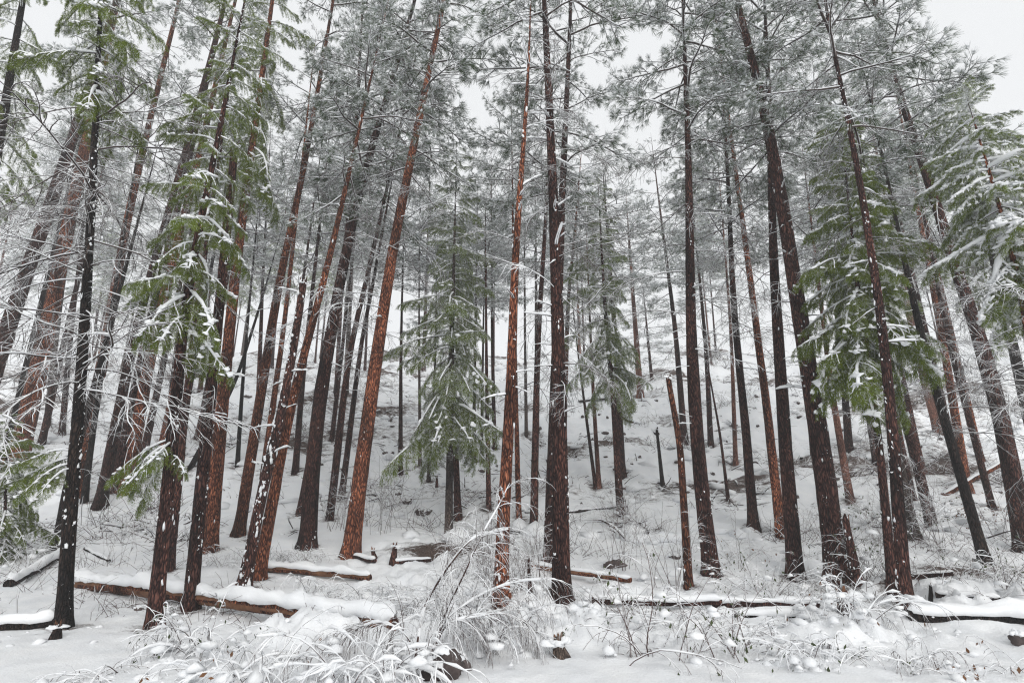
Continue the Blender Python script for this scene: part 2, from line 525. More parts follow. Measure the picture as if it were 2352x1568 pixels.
def fir_bough(seed, lod=0, load=0.3, frost=0.14):
    g = np.random.default_rng(seed); mb = MB(); L = 1.7
    n = 9
    pts = curve((0, 0, 0), (1, 0, 0.1), L, n, 1.0, g, 0.05)
    pts[:, 2] += 0.16 * np.linspace(0, 1, n) ** 4
    rad = np.linspace(0.02, 0.005, n)
    tube(mb, pts, rad, 4, 'twig')
    snow_strip(mb, pts, rad + 0.004, 0.02 + 0.11 * load, g, 6)
    C, D, S = [], [], []
    nk = 16
    for i in range(nk + 1):
        t = 0.15 + 0.85 * i / nk
        x = min(t * (n - 1), n - 1.01); a = int(x); q = pts[a] + (pts[a + 1] - pts[a]) * (x - a)
        sd = 1 if i % 2 else -1
        ln = (0.62 - 0.42 * t) * (0.75 + 0.5 * g.random()) + 0.1
        an = 0.95 - 0.3 * t if i < nk else 0.0
        dr = np.array([math.cos(an), sd * math.sin(an), -0.12 + 0.1 * g.normal()])
        p2 = curve(q, dr, ln, 6, 1.35, g, 0.06)
        tube(mb, p2, np.linspace(0.006, 0.003, 6), 3, 'twig')
        if load > 0.1 and not lod and g.random() < (0.6 if load > 0.4 else 0.3):
            snow_strip(mb, p2[:4 + int(g.integers(3))], 0.010, (0.02 + 0.06 * g.random()) * (1 if load > 0.4 else 0.6), g, 6, 0.4)
        for j in range(6):
            tv = unit(p2[min(j + 1, 5)] - p2[max(j - 1, 0)])
            C.append(p2[j]); D.append(tv)
            if 0 < j:
                for s2 in (-1, 1):
                    tw = unit(tv * 0.75 + s2 * np.cross(tv, UPZ) * 0.7 + np.array([0, 0, -0.4 - 0.35 * g.random()]))
                    l3 = 0.05 + 0.13 * g.random()
                    for q3 in (0.35, 0.8):
                        C.append(p2[j] + tw * l3 * q3); D.append(tw)
            if j % 2 == 0 and g.random() < load:
                S.append(p2[j] + np.array([0, 0, 0.022]))
    C, D = np.array(C), np.array(D)
    if lod:
        sel = g.random(len(C)) < 0.55
        needles(mb, C[sel], D[sel], 4, 0.08, 0.015, 0.7, g, 'fir', 0.36, 0.25)
    else:
        needles(mb, C, D, 9, 0.062, 0.0065, 0.75, g, 'fir', frost, 0.25)
    S = np.array(S)
    blobs(mb, S, np.stack([0.04 + 0.09 * g.random(len(S)) ** 1.5, 0.035 + 0.04 * g.random(len(S)), 0.025 + 0.045 * g.random(len(S)) ** 1.5], 1), g, 'snow', 1 if lod else 2, 0.5)
    return mb

def bare_branch(seed, lev=2):
    g = np.random.default_rng(seed); mb = MB()
    branchy(mb, (0, 0, 0), (1, 0, 0.12 * g.normal() - 0.05), 2.0, 0.013, lev, g, droop=0.35 + 0.3 * g.random(), kids=8, ang=0.7, snow=0.009, gaps=0.45, wig=0.12)
    return mb

def stub_branch(seed):
    g = np.random.default_rng(seed); mb = MB()
    branchy(mb, (0, 0, 0), (1, 0, 0.3 * g.normal()), 0.35 + 0.25 * g.random(), 0.016, int(g.random() < 0.4), g, droop=0.15, kids=2, snow=0.034, gaps=0.1)
    return mb

PB, FB, BB, SB = [], [], [], []
PINE = [pine_bough(100 + i).mesh('pine_bough') for i in range(7)]
FIR = [fir_bough(200 + i, 0, 0.16, 0.07).mesh('fir_bough') for i in range(6)]
VEIL = [fir_bough(230 + i, 0, 0.06, 0.22).mesh('fir_bough') for i in range(6)]
LADEN = [fir_bough(260 + i, 0, 0.5, 0.15).mesh('fir_bough') for i in range(6)]
BARE = [bare_branch(300 + i).mesh('bare_branch') for i in range(6)]
STUB = [stub_branch(400 + i).mesh('branch_stub') for i in range(5)]

def bough_matrix(p, az, pitch, s, roll=0.0):
    return Matrix.Translation(Vector(p)) @ Matrix.Rotation(az, 4, 'Z') @ Matrix.Rotation(-pitch, 4, 'Y') @ Matrix.Rotation(roll, 4, 'X') @ Matrix.Scale(s, 4)

# crowns of far trees: the boughs joined, since they cannot be told apart
def far_crown(seed, kind):
    g = np.random.default_rng(seed); mb = MB()
    protos = [(pine_bough if kind == 'P' else fir_bough)(seed * 10 + i, 1) for i in range(3)]
    n = 46 if kind == 'P' else 46
    for i in range(n):
        t = (i + g.random()) / n                       # 0 bottom .. 1 top, crown 1 unit = 10 m tall
        if kind == 'P':
            ln = (0.55 + 0.55 * math.sin(math.pi * min(1, t * 0.9 + 0.15))) * (1 - 0.75 * t ** 3) * (0.65 + 0.5 * g.random())
            pit = -0.15 + 0.8 * t + 0.2 * g.normal()
        else:
            ln = (1.12 * (1 - t) ** 0.8 + 0.14) * (0.75 + 0.4 * g.random())
            pit = -0.5 + 0.85 * t + 0.18 * g.normal()
        mb.merge(protos[int(g.integers(3))], bough_matrix((0, 0, t * 10), i * 2.39996 + g.normal() * 0.4, pit, ln))
    return mb.mesh('far_crown')
FARP = [far_crown(31 + i, 'P') for i in range(4)]
FARF = [far_crown(51 + i, 'F') for i in range(3)]

# ------------------------------------------------------------------ ground
def build_ground():
    th = np.concatenate([np.linspace(-54, 54, 460), np.linspace(58, 302, 48)])
    rr = np.concatenate([np.linspace(0.4, 4.5, 16)[:-1], np.geomspace(4.5, 70, 420), np.geomspace(75, 900, 30)])
    T, Q = np.meshgrid(np.radians(th), rr)
    X, Y = Q * np.sin(T), Q * np.cos(T)
    Z = terrain(X, Y)
    n, k = X.shape
    i = np.arange(n - 1)[:, None] * k; j = np.arange(k)[None]; j2 = (j + 1) % k
    f = np.stack([i + j, i + k + j, i + k + j2, i + j2], -1).reshape(-1, 4)
    mb = MB()
    V = np.stack([X, Y, Z], -1).reshape(-1, 3)
    mb.add(V, f[:, ::-1], 'ground')
    c = np.array([[0, 0, tz(0, 0.4)]])
    mb.add(c, np.zeros((0, 3), int), 'ground')
    ring = np.arange(k)
    mb.F.append((np.stack([np.full(k, mb.n - 1), (ring + 1) % k, ring], 1), 'ground'))
    me = mb.mesh('snow_ground')
    return tag(link('snow_ground', me), 'snow covered forest floor rising into a hillside', 'ground', kind='structure')
ground = build_ground()

# ------------------------------------------------------------------ trees
def trunk_mesh(ax, H, r0, bark, g, k, rings, broken, flare=0.4, top_r=0.10):
    hm = min(1.0, H * 0.5)
    h = np.concatenate([np.linspace(-0.35, hm, max(6, rings // 6)), np.linspace(hm, H, rings)[1:]])
    c = ax(h)
    t = np.clip(h / H, 0, 1)
    if broken:
        rad = r0 * (1 - 0.35 * t)
    else:
        rad = r0 * ((1 - t) ** 0.9 * (1 - top_r) + top_r * (1 - t) + 0.012)
    rad = rad * (1 + flare * np.exp(-np.clip(h, 0, None) / 0.2))
    a = np.arange(k) * 2 * math.pi / k
    ph = g.random(8) * 6.28
    A, Hh = np.meshgrid(a, h)
    d = (0.035 * np.sin(3 * A + ph[0] + 0.35 * Hh) + 0.03 * np.sin(5 * A + ph[1] - 0.6 * Hh)
         + 0.022 * np.sin(9 * A + ph[2] + 1.1 * np.sin(1.7 * Hh + ph[3])) + 0.02 * np.sin(13 * A + ph[4] + 1.6 * np.sin(2.3 * Hh + ph[5]))
         + 0.16 * np.exp(-np.clip(Hh, 0, None) / 0.22) * np.sin(5 * A + ph[6])
         + 0.06 * fbm(A * 1.6 + 3 * ph[7], Hh * 4.0, int(ph[0] * 100), 3))
    rr = rad[:, None] * (1 + d)
    v = np.stack([c[:, 0:1] + rr * np.cos(A), c[:, 1:2] + rr * np.sin(A), np.repeat(c[:, 2:3], k, 1)], -1)
    if broken:
        v[-1, :, 2] += g.random(k) * r0 * 2.2
        v[-2, :, 2] += g.random(k) * r0 * 0.8
    n = len(h)
    i = np.arange(n - 1)[:, None] * k; j = np.arange(k)[None]; j2 = (j + 1) % k
    f = np.stack([i + j, i + j2, i + k + j2, i + k + j], -1).reshape(-1, 4)
    mb = MB(); mb.add(v.reshape(-1, 3), f, bark)
    if broken:
        tip = v[-1].mean(0) - np.array([0, 0, r0 * 0.6])
        mb.add(np.vstack([v[-1], tip]), np.stack([np.arange(k), (np.arange(k) + 1) % k, np.full(k, k)], 1), 'wood')
    radf = lambda q: float(np.interp(q, h, rad))
    return mb.mesh('trunk'), radf

def fleck_mesh(ax, radf, H0, H1, n, side, g, big=1.0):
    """snow stuck to bark"""
    mb = MB(); C, S = [], []
    nc = max(2, n // 7)
    ch = H0 + (H1 - H0) * g.random(nc) ** 1.2
    ca = np.where(g.random(nc) < 0.7, side + g.normal(size=nc) * 0.6, -math.pi / 2 + g.normal(size=nc) * 1.1)
    for i in range(n):
        q = int(g.integers(nc)) if g.random() < 0.8 else -1
        h = ch[q] + g.normal() * 0.10 if q >= 0 else H0 + (H1 - H0) * g.random()
        a = ca[q] + g.normal() * 0.22 if q >= 0 else -math.pi / 2 + g.normal() * 1.2
        h = float(np.clip(h, H0, H1))
        r = radf(h) * 1.0
        c = ax(np.array([h]))[0] + np.array([r * math.cos(a), r * math.sin(a), 0])
        C.append(c); q = (0.25 + g.random() ** 3 * 1.5) * big
        S.append((0.015 * q, 0.011 * q, 0.017 * q * (0.6 + 1.6 * g.random())))
    blobs(mb, np.array(C), np.array(S), g, 'snow', 1, 0.45, False)
    return mb.mesh('snow_flecks')

TREES = []

def tree(label, bark, w, pts, top, crown=None, bare=None, stubs=0, fleck=0, broken=False, extra=(), name=None, far=False, group=None, cat='tree', side=None, fbig=1.0, ylean=0.0):
    if 20 <= w < 60: w *= 0.85
    seed = int(abs(pts[0][0] * 7 + pts[0][1] * 13)) + len(TREES)
    g = np.random.default_rng(seed)
    base = gp(*pts[0])
    Y = base[1]
    hs, xs = [0.0], [0.0]
    for q in pts[1:]:
        p = at(q[0], q[1], Y); hs.append(p[2] - base[2]); xs.append(p[0] - base[0])
    if broken:
        H = hs[-1]
    else:
        H = max(at(pts[-1][0], top, Y)[2] - base[2], hs[-1] + 0.3)
    sl = (xs[-1] - xs[-2]) / (hs[-1] - hs[-2])
    s0 = (xs[1] - xs[0]) / (hs[1] - hs[0])
    hh = np.linspace(-1, H + 1, 260)
    xx = np.interp(hh, hs, xs)
    xx = np.where(hh > hs[-1], xs[-1] + (hh - hs[-1]) * sl * 0.8, xx)
    xx = np.where(hh < 0, hh * s0, xx)
    ker = np.hanning(71); ker /= ker.sum()
    xs2 = np.convolve(np.pad(xx, 35, mode='reflect', reflect_type='odd'), ker, 'valid')
    wy = g.normal() * 0.008 + ylean
    def ax(q):
        q = np.asarray(q, float)
        return np.stack([np.interp(q, hh, xs2), wy * q, q], -1)
    def h_at(py):
        lo = at(pts[0][0], py, Y)[2] - base[2]
        return float(np.clip(lo, 0.05, H))
    r0 = w / 2 / FPX * depth_of(base + np.array([0, 0, 0.6]))
    nm = name or ('dead_snag' if broken else ('fir_tree' if crown and crown[0] in 'FVL' else 'pine_tree'))
    root = link(nm, None, loc=base)
    root.empty_display_size = 0.3
    tag(root, label, cat, group)
    k = 24 if w > 24 else (14 if w > 12 else 10)
    rings = 76 if w > 24 else 40
    me, radf = trunk_mesh(ax, H, r0, bark, g, k, rings, broken, flare=0.34 if w > 20 else 0.2)
    trunk = link('trunk', me, root)
    vis = min(H, at(pts[-1][0], -60, Y)[2] - base[2])
    if fleck:
        sd = side if side is not None else (0.0 if g.random() < 0.5 else math.pi)
        fm = fleck_mesh(ax, radf, 0.05, vis, int(fleck * 1.1), sd, g, fbig * 0.88)
        tag(link('snow_flecks', fm, trunk), kind='stuff')
    if broken:
        mb = MB()
        c = ax(np.array([H]))[0]
        rt = radf(H)
        blobs(mb, c + g.normal(size=(5, 3)) * rt * 0.35 + np.array([0, 0, rt * 1.3]), np.array([rt * 0.9, rt * 0.7, rt * 0.7]), g, 'snow', 2, 0.3)
        link('snow_cap', mb.mesh('snow_cap'), trunk)
    # dead branches on the bole
    if bare:
        nb, ya, yb, ln = bare[:4]; nb = int(nb * 1.25)
        ha, hb = h_at(ya), h_at(yb)
        dirs = bare[4] if len(bare) > 4 else None
        for i in range(nb):
            h = ha + (hb - ha) * (i + g.random()) / nb
            az = g.random() * 6.28 if dirs is None else dirs + g.normal() * 0.8
            s = ln / 2.0 * (0.32 + 0.75 * g.random())
            o = link('branch', BARE[int(g.integers(len(BARE)))], root)
            o.matrix_local = bough_matrix(ax(h) + radf(h) * 0.7 * np.array([math.cos(az), math.sin(az), 0]), az, 0.08 + 0.22 * g.normal(), s, 0.5 * g.normal())
    for i in range(stubs):
        h = 1.2 + (vis - 1.2) * (0.15 + 0.85 * g.random())
        az = g.choice([0.0, math.pi, -math.pi / 2, 0, math.pi]) + g.normal() * 0.45
        o = link('branch_stub', STUB[int(g.integers(len(STUB)))], root)
        o.matrix_local = bough_matrix(ax(h) + radf(h) * 0.75 * np.array([math.cos(az), math.sin(az), 0]), az, 0.15 + 0.25 * g.normal(), 0.4 + 0.55 * g.random())
    # living crown
    if crown:
        kind, yb, rad, n = crown[:4]
        h0 = h_at(yb)
        if far:
            cm = (FARP if kind == 'P' else FARF)
            o = link('crown', cm[int(g.integers(len(cm)))], root, ax(h0))
            hgt = max(1.0, (H - h0) / 10.0)
            sx = rad * (.74 if kind == 'P' else .85) / (1.9 if kind == 'P' else 1.8)
            o.rotation_euler = (0, math.atan2(ax(H)[0] - ax(h0)[0], H - h0), g.random() * 6.28)
            o.scale = (sx, sx, (H - h0) / 10.0 * 0.97)
        else:
            c = link('crown', None, root)
            c.empty_display_size = 0.2
            n = int(n * (0.85 if kind == 'P' else 1.35)); rad *= (0.70 if kind == 'P' else 0.85)
            for i in range(n):
                t = (i + g.random()) / n
                h = h0 + (H - h0) * t
                if h > vis + 1.5 and g.random() < 0.6: continue
                if kind == 'P':
                    ln = (0.6 + 0.5 * math.sin(math.pi * min(1, t * 0.85 + 0.2))) * (1 - 0.8 * t ** 4) * (0.6 + 0.55 * g.random())
                    pit = -0.22 + 0.85 * t + 0.22 * g.normal(); s = rad / 2.2 * ln * 1.1
                    me = PINE[int(g.integers(len(PINE)))]
                else:
                    ln = (0.95 * (1 - t) ** (0.8 if kind == 'V' else 0.55) + 0.14) * (0.75 + 0.4 * g.random())
                    pit = -0.5 + 0.85 * t + 0.2 * g.normal(); s = rad / 1.5 * ln * (0.75 + 0.5 * g.random())
                    me = {'F': FIR, 'V': VEIL, 'L': LADEN}[kind][int(g.integers(6))]
                az = i * 2.39996 + g.normal() * 0.45
                o = link('bough', me, c)
                o.matrix_local = bough_matrix(ax(h) + radf(h) * 0.5 * np.array([math.cos(az), math.sin(az), 0]), az, pit, s, 0.2 * g.normal())
    for (py, az, kind, s, pit) in extra:
        h = h_at(py); az = R(az)
        me = {'P': PINE, 'F': FIR, 'B': BARE}[kind][int(g.integers(5))]
        o = link('bough' if kind != 'B' else 'branch', me, root)
        o.matrix_local = bough_matrix(ax(h) + radf(h) * 0.6 * np.array([math.cos(az), math.sin(az), 0]), az, pit, s)
    TREES.append(root)
    return root

# --- left side
tree('black slender trunk nearest the left corner, standing beside a tiny snow-capped stump', 'char', 36,
     [(145, 1440), (162, 1150), (185, 900), (215, 400), (230, 40)], -420, ('F', 230, 0.95, 40), bare=(60, 900, 250, 2.3), stubs=6, fleck=260, side=0.2,
     extra=((1050, 185, 'F', .45, -.2), (1065, 215, 'F', .4, -.4), (1040, 160, 'F', .4, -.3), (1075, 250, 'F', .35, -.5), (1035, 200, 'F', .4, .0)))
tree('orange-brown trunk slanting up behind the black trunk at the far left', 'red', 30, [(176, 1142), (247, 756), (282, 529), (328, 323), (405, -5)], -420,
     ('P', 120, 2.0, 26), bare=(26, 800, 60, 1.8), fleck=60)
tree('stout orange trunk at left edge, half hidden by low snowy twigs', 'red', 46, [(38, 1062), (98, 803), (171, 443), (215, 240)], -350, ('P', 260, 2.4, 26), bare=(22, 900, 320, 2.2), fleck=60)
tree('broad hazy red-brown trunk crossing the left edge of the picture', 'dark', 46, [(-95, 1120), (30, 730), (176, 328)], -420, ('P', 250, 2.8, 24), bare=(18, 900, 300, 2.4))
tree('dark pine trunk cut by the top left corner, with dense black-green boughs', 'char', 48, [(-190, 1330), (0, 350), (52, 40)], -380, ('F', 420, 1.2, 44), bare=(10, 900, 450, 1.8))
tree('leaning brown trunk with its foot left of two grouped trunks', 'dark', 29, [(230, 1165), (302, 778), (415, 370)], -300, ('P', 330, 2.0, 26), bare=(26, 1000, 360, 2.0), fleck=50)
tree('dark trunk, left one of the close pair behind the snowy low boughs', 'dark', 25, [(262, 1128), (322, 828), (420, 430)], -260, ('P', 380, 2.1, 26), bare=(18, 950, 420, 1.8), fleck=30)
tree('reddish trunk, right one of the close pair behind the snowy low boughs', 'red', 33, [(289, 1131), (347, 803), (440, 440)], -260, ('P', 360, 2.0, 24), bare=(14, 900, 420, 1.8), fleck=20)
tree('bent black trunk whose foot stands just behind the leftmost near trunk', 'char', 24, [(132, 1258), (152, 1120), (205, 930)], 300, None, bare=(12, 1100, 500, 1.5), fleck=20)
tree('thin black stem between the far left trunks', 'char', 14, [(194, 1153), (212, 980), (262, 640)], 200, ('P', 420, 1.2, 14), bare=(10, 1000, 450, 1.2))
tree('near dark trunk in front of the fallen log, its foot bare in snow', 'dark', 38, [(352, 1440), (380, 1180), (403, 929), (428, 670), (505, 297)], -150, ('F', 760, 1.0, 50), stubs=2, fleck=160, side=0.1,
     extra=((1010, 190, 'F', .5, -.3), (1020, 215, 'F', .46, -.5), (1040, 240, 'F', .4, -.5), (1030, 170, 'F', .46, -.6), (1015, 280, 'F', .36, -.4), (1060, 200, 'F', .42, -.8), (1045, 330, 'F', .3, -.3)))
tree('snow-flecked dark trunk standing directly behind the near dark trunk', 'dark', 26, [(387, 1310), (445, 760), (480, 520)], 60, ('F', 500, 1.0, 26), fleck=160, side=3.0)
tree('broken-topped brown trunk rising right of the near dark trunk, in front of log', 'dark', 36, [(437, 1398), (469, 1020), (504, 650), (532, 338)], 338, None, bare=(8, 900, 450, 1.2), stubs=6, fleck=170, broken=True, side=0.3)
tree('thick orange furrowed trunk with bright plates, between log and snag', 'red', 38, [(482, 1268), (505, 1000), (542, 650), (570, 454), (597, 270)], -320, ('F', 430, 1.25, 44), bare=(8, 700, 440, 1.4), stubs=5, fleck=60)
tree('slim black stem leaning right behind the thick orange trunk', 'char', 12, [(437, 1075), (540, 880), (600, 690)], 480, ('P', 620, 1.2, 12))
tree('orange trunk leaning right left of the snow-plastered snag', 'red', 30, [(548, 1230), (615, 803), (650, 590), (680, 479), (726, 232)], -300, ('P', 200, 2.3, 30), bare=(22, 800, 200, 1.7), fleck=70)
tree('thin reddish stem close behind the snow-plastered snag', 'red', 20, [(585, 1235), (655, 730), (685, 454)], 60, ('P', 330, 1.6, 20), bare=(10, 700, 380, 1.2), fleck=40)
tree('broken snag plastered with snow on its left side and capped with snow', 'dark', 32, [(561, 1348), (600, 1130), (640, 970), (670, 808), (692, 655)], 655, None, stubs=8, fleck=420, broken=True, side=3.0, fbig=1.9)
tree('red-brown trunk rising from the right side of the snow-plastered snag', 'red', 32, [(592, 1332), (665, 929), (700, 803), (755, 590)], -40, ('P', 480, 1.9, 26), bare=(14, 850, 480, 1.5), stubs=6, fleck=200, side=2.8)
# --- left of centre
tree('tall dark red trunk curving right with a fork high up', 'dark', 43, [(707, 1257), (722, 980), (752, 803), (791, 580), (831, 403), (882, 227), (902, 166)], -260, ('P', 380, 2.6, 44), bare=(30, 760, 220, 1.9), stubs=6, fleck=80,
     extra=((430, 60, 'B', 1.3, 1.1),))
tree('upright dark pine trunk seen above the forked trunk', 'dark', 22, [(690, 1180), (735, 930), (785, 640), (812, 300), (822, 80)], -300, ('P', 450, 2.6, 44), bare=(16, 700, 320, 1.6))
tree('bright orange trunk leaning strongly right, left of the small clearing', 'red', 44, [(805, 1278), (830, 1080), (877, 756), (907, 554), (947, 368), (1003, 101), (1028, -5)], -330, ('P', 420, 2.6, 54), bare=(34, 800, 120, 1.9), stubs=4, fleck=50)
tree('dark slender trunk left of the orange leaning trunk', 'dark', 21, [(757, 1195), (801, 803), (845, 630)], -40, ('P', 480, 2.3, 34), bare=(14, 900, 500, 1.6), fleck=30)
tree('thinner dark trunk just left of the orange leaning trunk', 'dark', 15, [(785, 1142), (831, 778), (850, 690)], 240, ('P', 560, 1.6, 20), bare=(10, 900, 560, 1.3))
# --- centre
tree('centre fir with drooping green skirt standing on bare brown needles', 'grey', 22, [(1030, 1237), (1036, 900), (1044, 560)], 330, ('V', 990, 1.55, 96), bare=(8, 1050, 960, 1.0), fleck=0)
tree('dark trunk peeking out behind the foot of the centre fir', 'dark', 17, [(1053, 1191), (1042, 930)], 560, ('P', 800, 1.2, 16), fleck=12)
tree('orange dead-topped trunk rising behind the bent snowy sapling', 'red', 38, [(1151, 1367), (1154, 1206), (1172, 929), (1184, 569), (1199, 378), (1212, 202), (1219, 10)], -60, None, bare=(16, 620, 60, 1.1), stubs=14, fleck=230, side=2.6, fbig=1.35)
tree('thin red trunk right behind the dead-topped orange trunk', 'red', 13, [(1192, 1196), (1184, 880), (1178, 500)], 180, ('P', 520, 2.0, 30), fleck=30, bare=(8, 900, 560, 1.0))
tree('dark trunk between the dead-topped trunk and the big centre trunk', 'dark', 22, [(1227, 1211), (1230, 1000), (1235, 778), (1252, 529)], 60, ('P', 520, 2.2, 36), bare=(16, 900, 520, 1.5), fleck=70)
tree('big straight dark trunk right of centre, the tallest in the middle', 'dark', 49, [(1290, 1380), (1287, 1131), (1282, 803), (1277, 620), (1267, 353), (1257, 151), (1250, -5)], -420, ('P', 60, 2.3, 26), bare=(26, 900, 80, 1.4), stubs=26, fleck=150, side=0.0)
tree('dark twin trunk close behind the big centre trunk', 'dark', 36, [(1264, 1289), (1275, 900), (1290, 454), (1298, 302), (1312, 0)], -300, ('P', 430, 2.5, 46), bare=(26, 800, 300, 2.0), stubs=4, fleck=20)
tree('slim reddish trunk showing right of the big centre trunk', 'red', 15, [(1292, 1090), (1305, 680), (1320, 540)], 300, ('P', 480, 1.7, 22))
# --- right of centre
tree('thin leaning trunk, left of a close pair on the slope', 'dark', 9, [(1368, 1121), (1330, 833)], 640, ('P', 760, 1.2, 16), far=True)
tree('thin orange trunk, right of a close pair on the slope', 'pink', 11, [(1376, 1121), (1361, 879), (1356, 770)], 480, ('P', 700, 1.6, 18), far=True)
tree('dark trunk of the dense green fir right of the centre gap', 'dark', 18, [(1426, 1181), (1406, 879), (1393, 778), (1381, 580)], 400, ('V', 880, 1.4, 60), fleck=20)
tree('dark red trunk behind the dense green fir', 'dark', 18, [(1429, 1096), (1414, 778), (1408, 700)], 330, ('P', 650, 2.2, 26), far=True)
tree('bright orange far trunk on the knoll below the skyline', 'pink', 15, [(1471, 912), (1461, 778), (1451, 640)], 430, ('P', 690, 2.3, 26), far=True)
tree('small dark pine on the knoll right of bright orange trunk', 'dark', 8, [(1497, 871), (1488, 770)], 620, ('P', 810, 2.2, 20), far=True)
tree('short black snag stuck in the slope below the knoll', 'char', 10, [(1523, 1121), (1509, 990)], 990, None, broken=True)
tree('orange snag broken off at half height in front of the slope', 'red', 23, [(1582, 1353), (1562, 1020), (1535, 876)], 876, None, stubs=2, fleck=40, broken=True)
tree('dark flecked trunk rising just right of the orange snag', 'dark', 42, [(1635, 1320), (1607, 1105), (1587, 803), (1582, 403), (1577, 232)], -160, ('P', 330, 2.3, 44), bare=(26, 850, 260, 1.8), stubs=10, fleck=170, side=0.2)
tree('slender trunk standing behind the orange snag', 'dark', 15, [(1572, 1010), (1552, 756), (1532, 590), (1519, 490)], 300, ('P', 700, 2.0, 34), bare=(8, 850, 620, 1.6))
tree('red-brown far trunk right of the dark flecked trunk', 'dark', 13, [(1633, 1025), (1622, 803), (1612, 700)], 380, ('P', 640, 2.2, 26), far=True)
tree('thin crooked stem on the slope with no crown', 'dark', 8, [(1673, 1151), (1655, 1000), (1628, 850)], 700, None, bare=(8, 1000, 740, .9))
tree('narrow reddish trunk high on the slope left of brown trunk', 'pink', 11, [(1690, 1070), (1680, 778), (1673, 680)], 330, ('P', 600, 2.3, 26), far=True)
tree('brown trunk with clean foot standing alone on the slope', 'dark', 26, [(1731, 1212), (1708, 929), (1690, 778), (1680, 630), (1675, 504)], 20, ('P', 560, 2.3, 40), bare=(18, 850, 560, 1.7), fleck=20)
tree('reddish trunk touching a darker trunk on its right', 'red', 26, [(1794, 1232), (1758, 904), (1741, 778), (1723, 630), (1695, 428)], -80, ('P', 420, 2.3, 40), bare=(16, 800, 420, 1.7), fleck=20)
tree('dark red trunk left of the thickest right-hand trunk', 'dark', 40, [(1829, 1327), (1804, 1030), (1789, 778), (1781, 680), (1774, 454), (1770, 252)], -200, ('P', 360, 2.5, 44), bare=(22, 750, 220, 1.7), stubs=8, fleck=80)
tree('thickest dark trunk on the right, behind a snowy stump mound', 'dark', 57, [(1925, 1342), (1895, 1080), (1844, 778), (1799, 504), (1764, 302), (1713, 101), (1685, -5)], -420, ('P', 0, 2.4, 26), bare=(16, 700, 40, 1.6), stubs=24, fleck=150, side=3.0)
tree('short snag with splintered orange top beside the thickest trunk', 'dark', 27, [(1968, 1337), (1944, 1200)], 1200, None, fleck=40, broken=True)
tree('pinkish far trunk right of the thickest trunk', 'pink', 17, [(1953, 1151), (1910, 904), (1895, 780)], 330, ('P', 640, 2.2, 26), far=True)
tree('brown far trunk under the green fir at right', 'dark', 20, [(1950, 1035), (1937, 854), (1925, 740)], 260, ('P', 600, 2.4, 26), far=True)
tree('flecked slim trunk with faint red paint ring near its foot', 'dark', 33, [(2079, 1382), (2061, 1131), (2031, 778), (1990, 504), (1955, 302), (1910, 101), (1895, -5)], -300, ('P', 300, 2.2, 36), bare=(18, 600, 80, 1.4), stubs=10, fleck=260, side=3.1)
tree('bright green young fir behind the slim flecked trunk', 'dark', 25, [(2051, 1345), (2016, 980), (1975, 706), (1955, 504)], 250, ('F', 830, 1.25, 92), bare=(8, 1100, 900, 1.0), fleck=60)
# --- right side
tree('brown trunk leaning left, behind the slim flecked trunk at right', 'grey', 26, [(2101, 1237), (2058, 1030), (2041, 828), (2020, 640)], 250, ('P', 560, 2.0, 26), bare=(10, 900, 600, 1.4), fleck=20)
tree('dark trunk leaning left with twigs crossing it, right of brown trunk', 'dark', 27, [(2142, 1212), (2086, 980), (2051, 869), (2010, 690)], 200, ('V', 760, 1.5, 50), bare=(16, 1050, 760, 1.4), fleck=30)
tree('thin dark stem hemmed in between leaning right-hand trunks', 'dark', 14, [(2099, 1151), (2066, 995), (2040, 850)], 480, ('P', 700, 1.5, 18), bare=(10, 1050, 720, 1.2))
tree('distant red trunk standing on the slope at right', 'pink', 22, [(2156, 995), (2111, 828), (2085, 700)], 160, ('P', 640, 2.6, 26), far=True)
tree('black bare trunk leaning left with its foot on open snow at right', 'char', 28, [(2265, 1292), (2197, 1060), (2121, 793), (2090, 650)], 60, ('P', 420, 1.8, 26), bare=(26, 1000, 480, 1.9), fleck=20)
tree('reddish trunk behind the black bare trunk', 'red', 24, [(2222, 1128), (2174, 828), (2140, 640)], 100, ('P', 560, 2.0, 28), bare=(10, 900, 600, 1.5))
tree('slim dark trunk above the tangle of brown leaves', 'dark', 15, [(2280, 1168), (2217, 929), (2182, 803), (2150, 640)], 220, ('P', 600, 1.7, 22), bare=(14, 1050, 640, 1.4))
tree('stout dark trunk leaning across the right edge', 'dark', 46, [(2356, 1268), (2318, 1030), (2262, 803), (2187, 590), (2147, 443), (2096, 302), (2056, 176), (2020, 40)], -200, ('P', 330, 2.6, 60), bare=(26, 900, 160, 1.8), stubs=6, fleck=60)
tree('snow-laden fir at the right edge with thick white boughs', 'red', 34, [(2485, 1385), (2338, 630), (2303, 489), (2252, 322)], 190, ('L', 640, 1.2, 50), bare=(12, 1050, 650, 1.6, 3.1), fleck=60)
tree('dark trunk cut by the right edge beside the stout dark trunk', 'char', 34, [(2400, 1120), (2345, 880), (2290, 640)], 240, ('L', 720, 1.6, 44), bare=(12, 1100, 600, 1.7, 3.1))
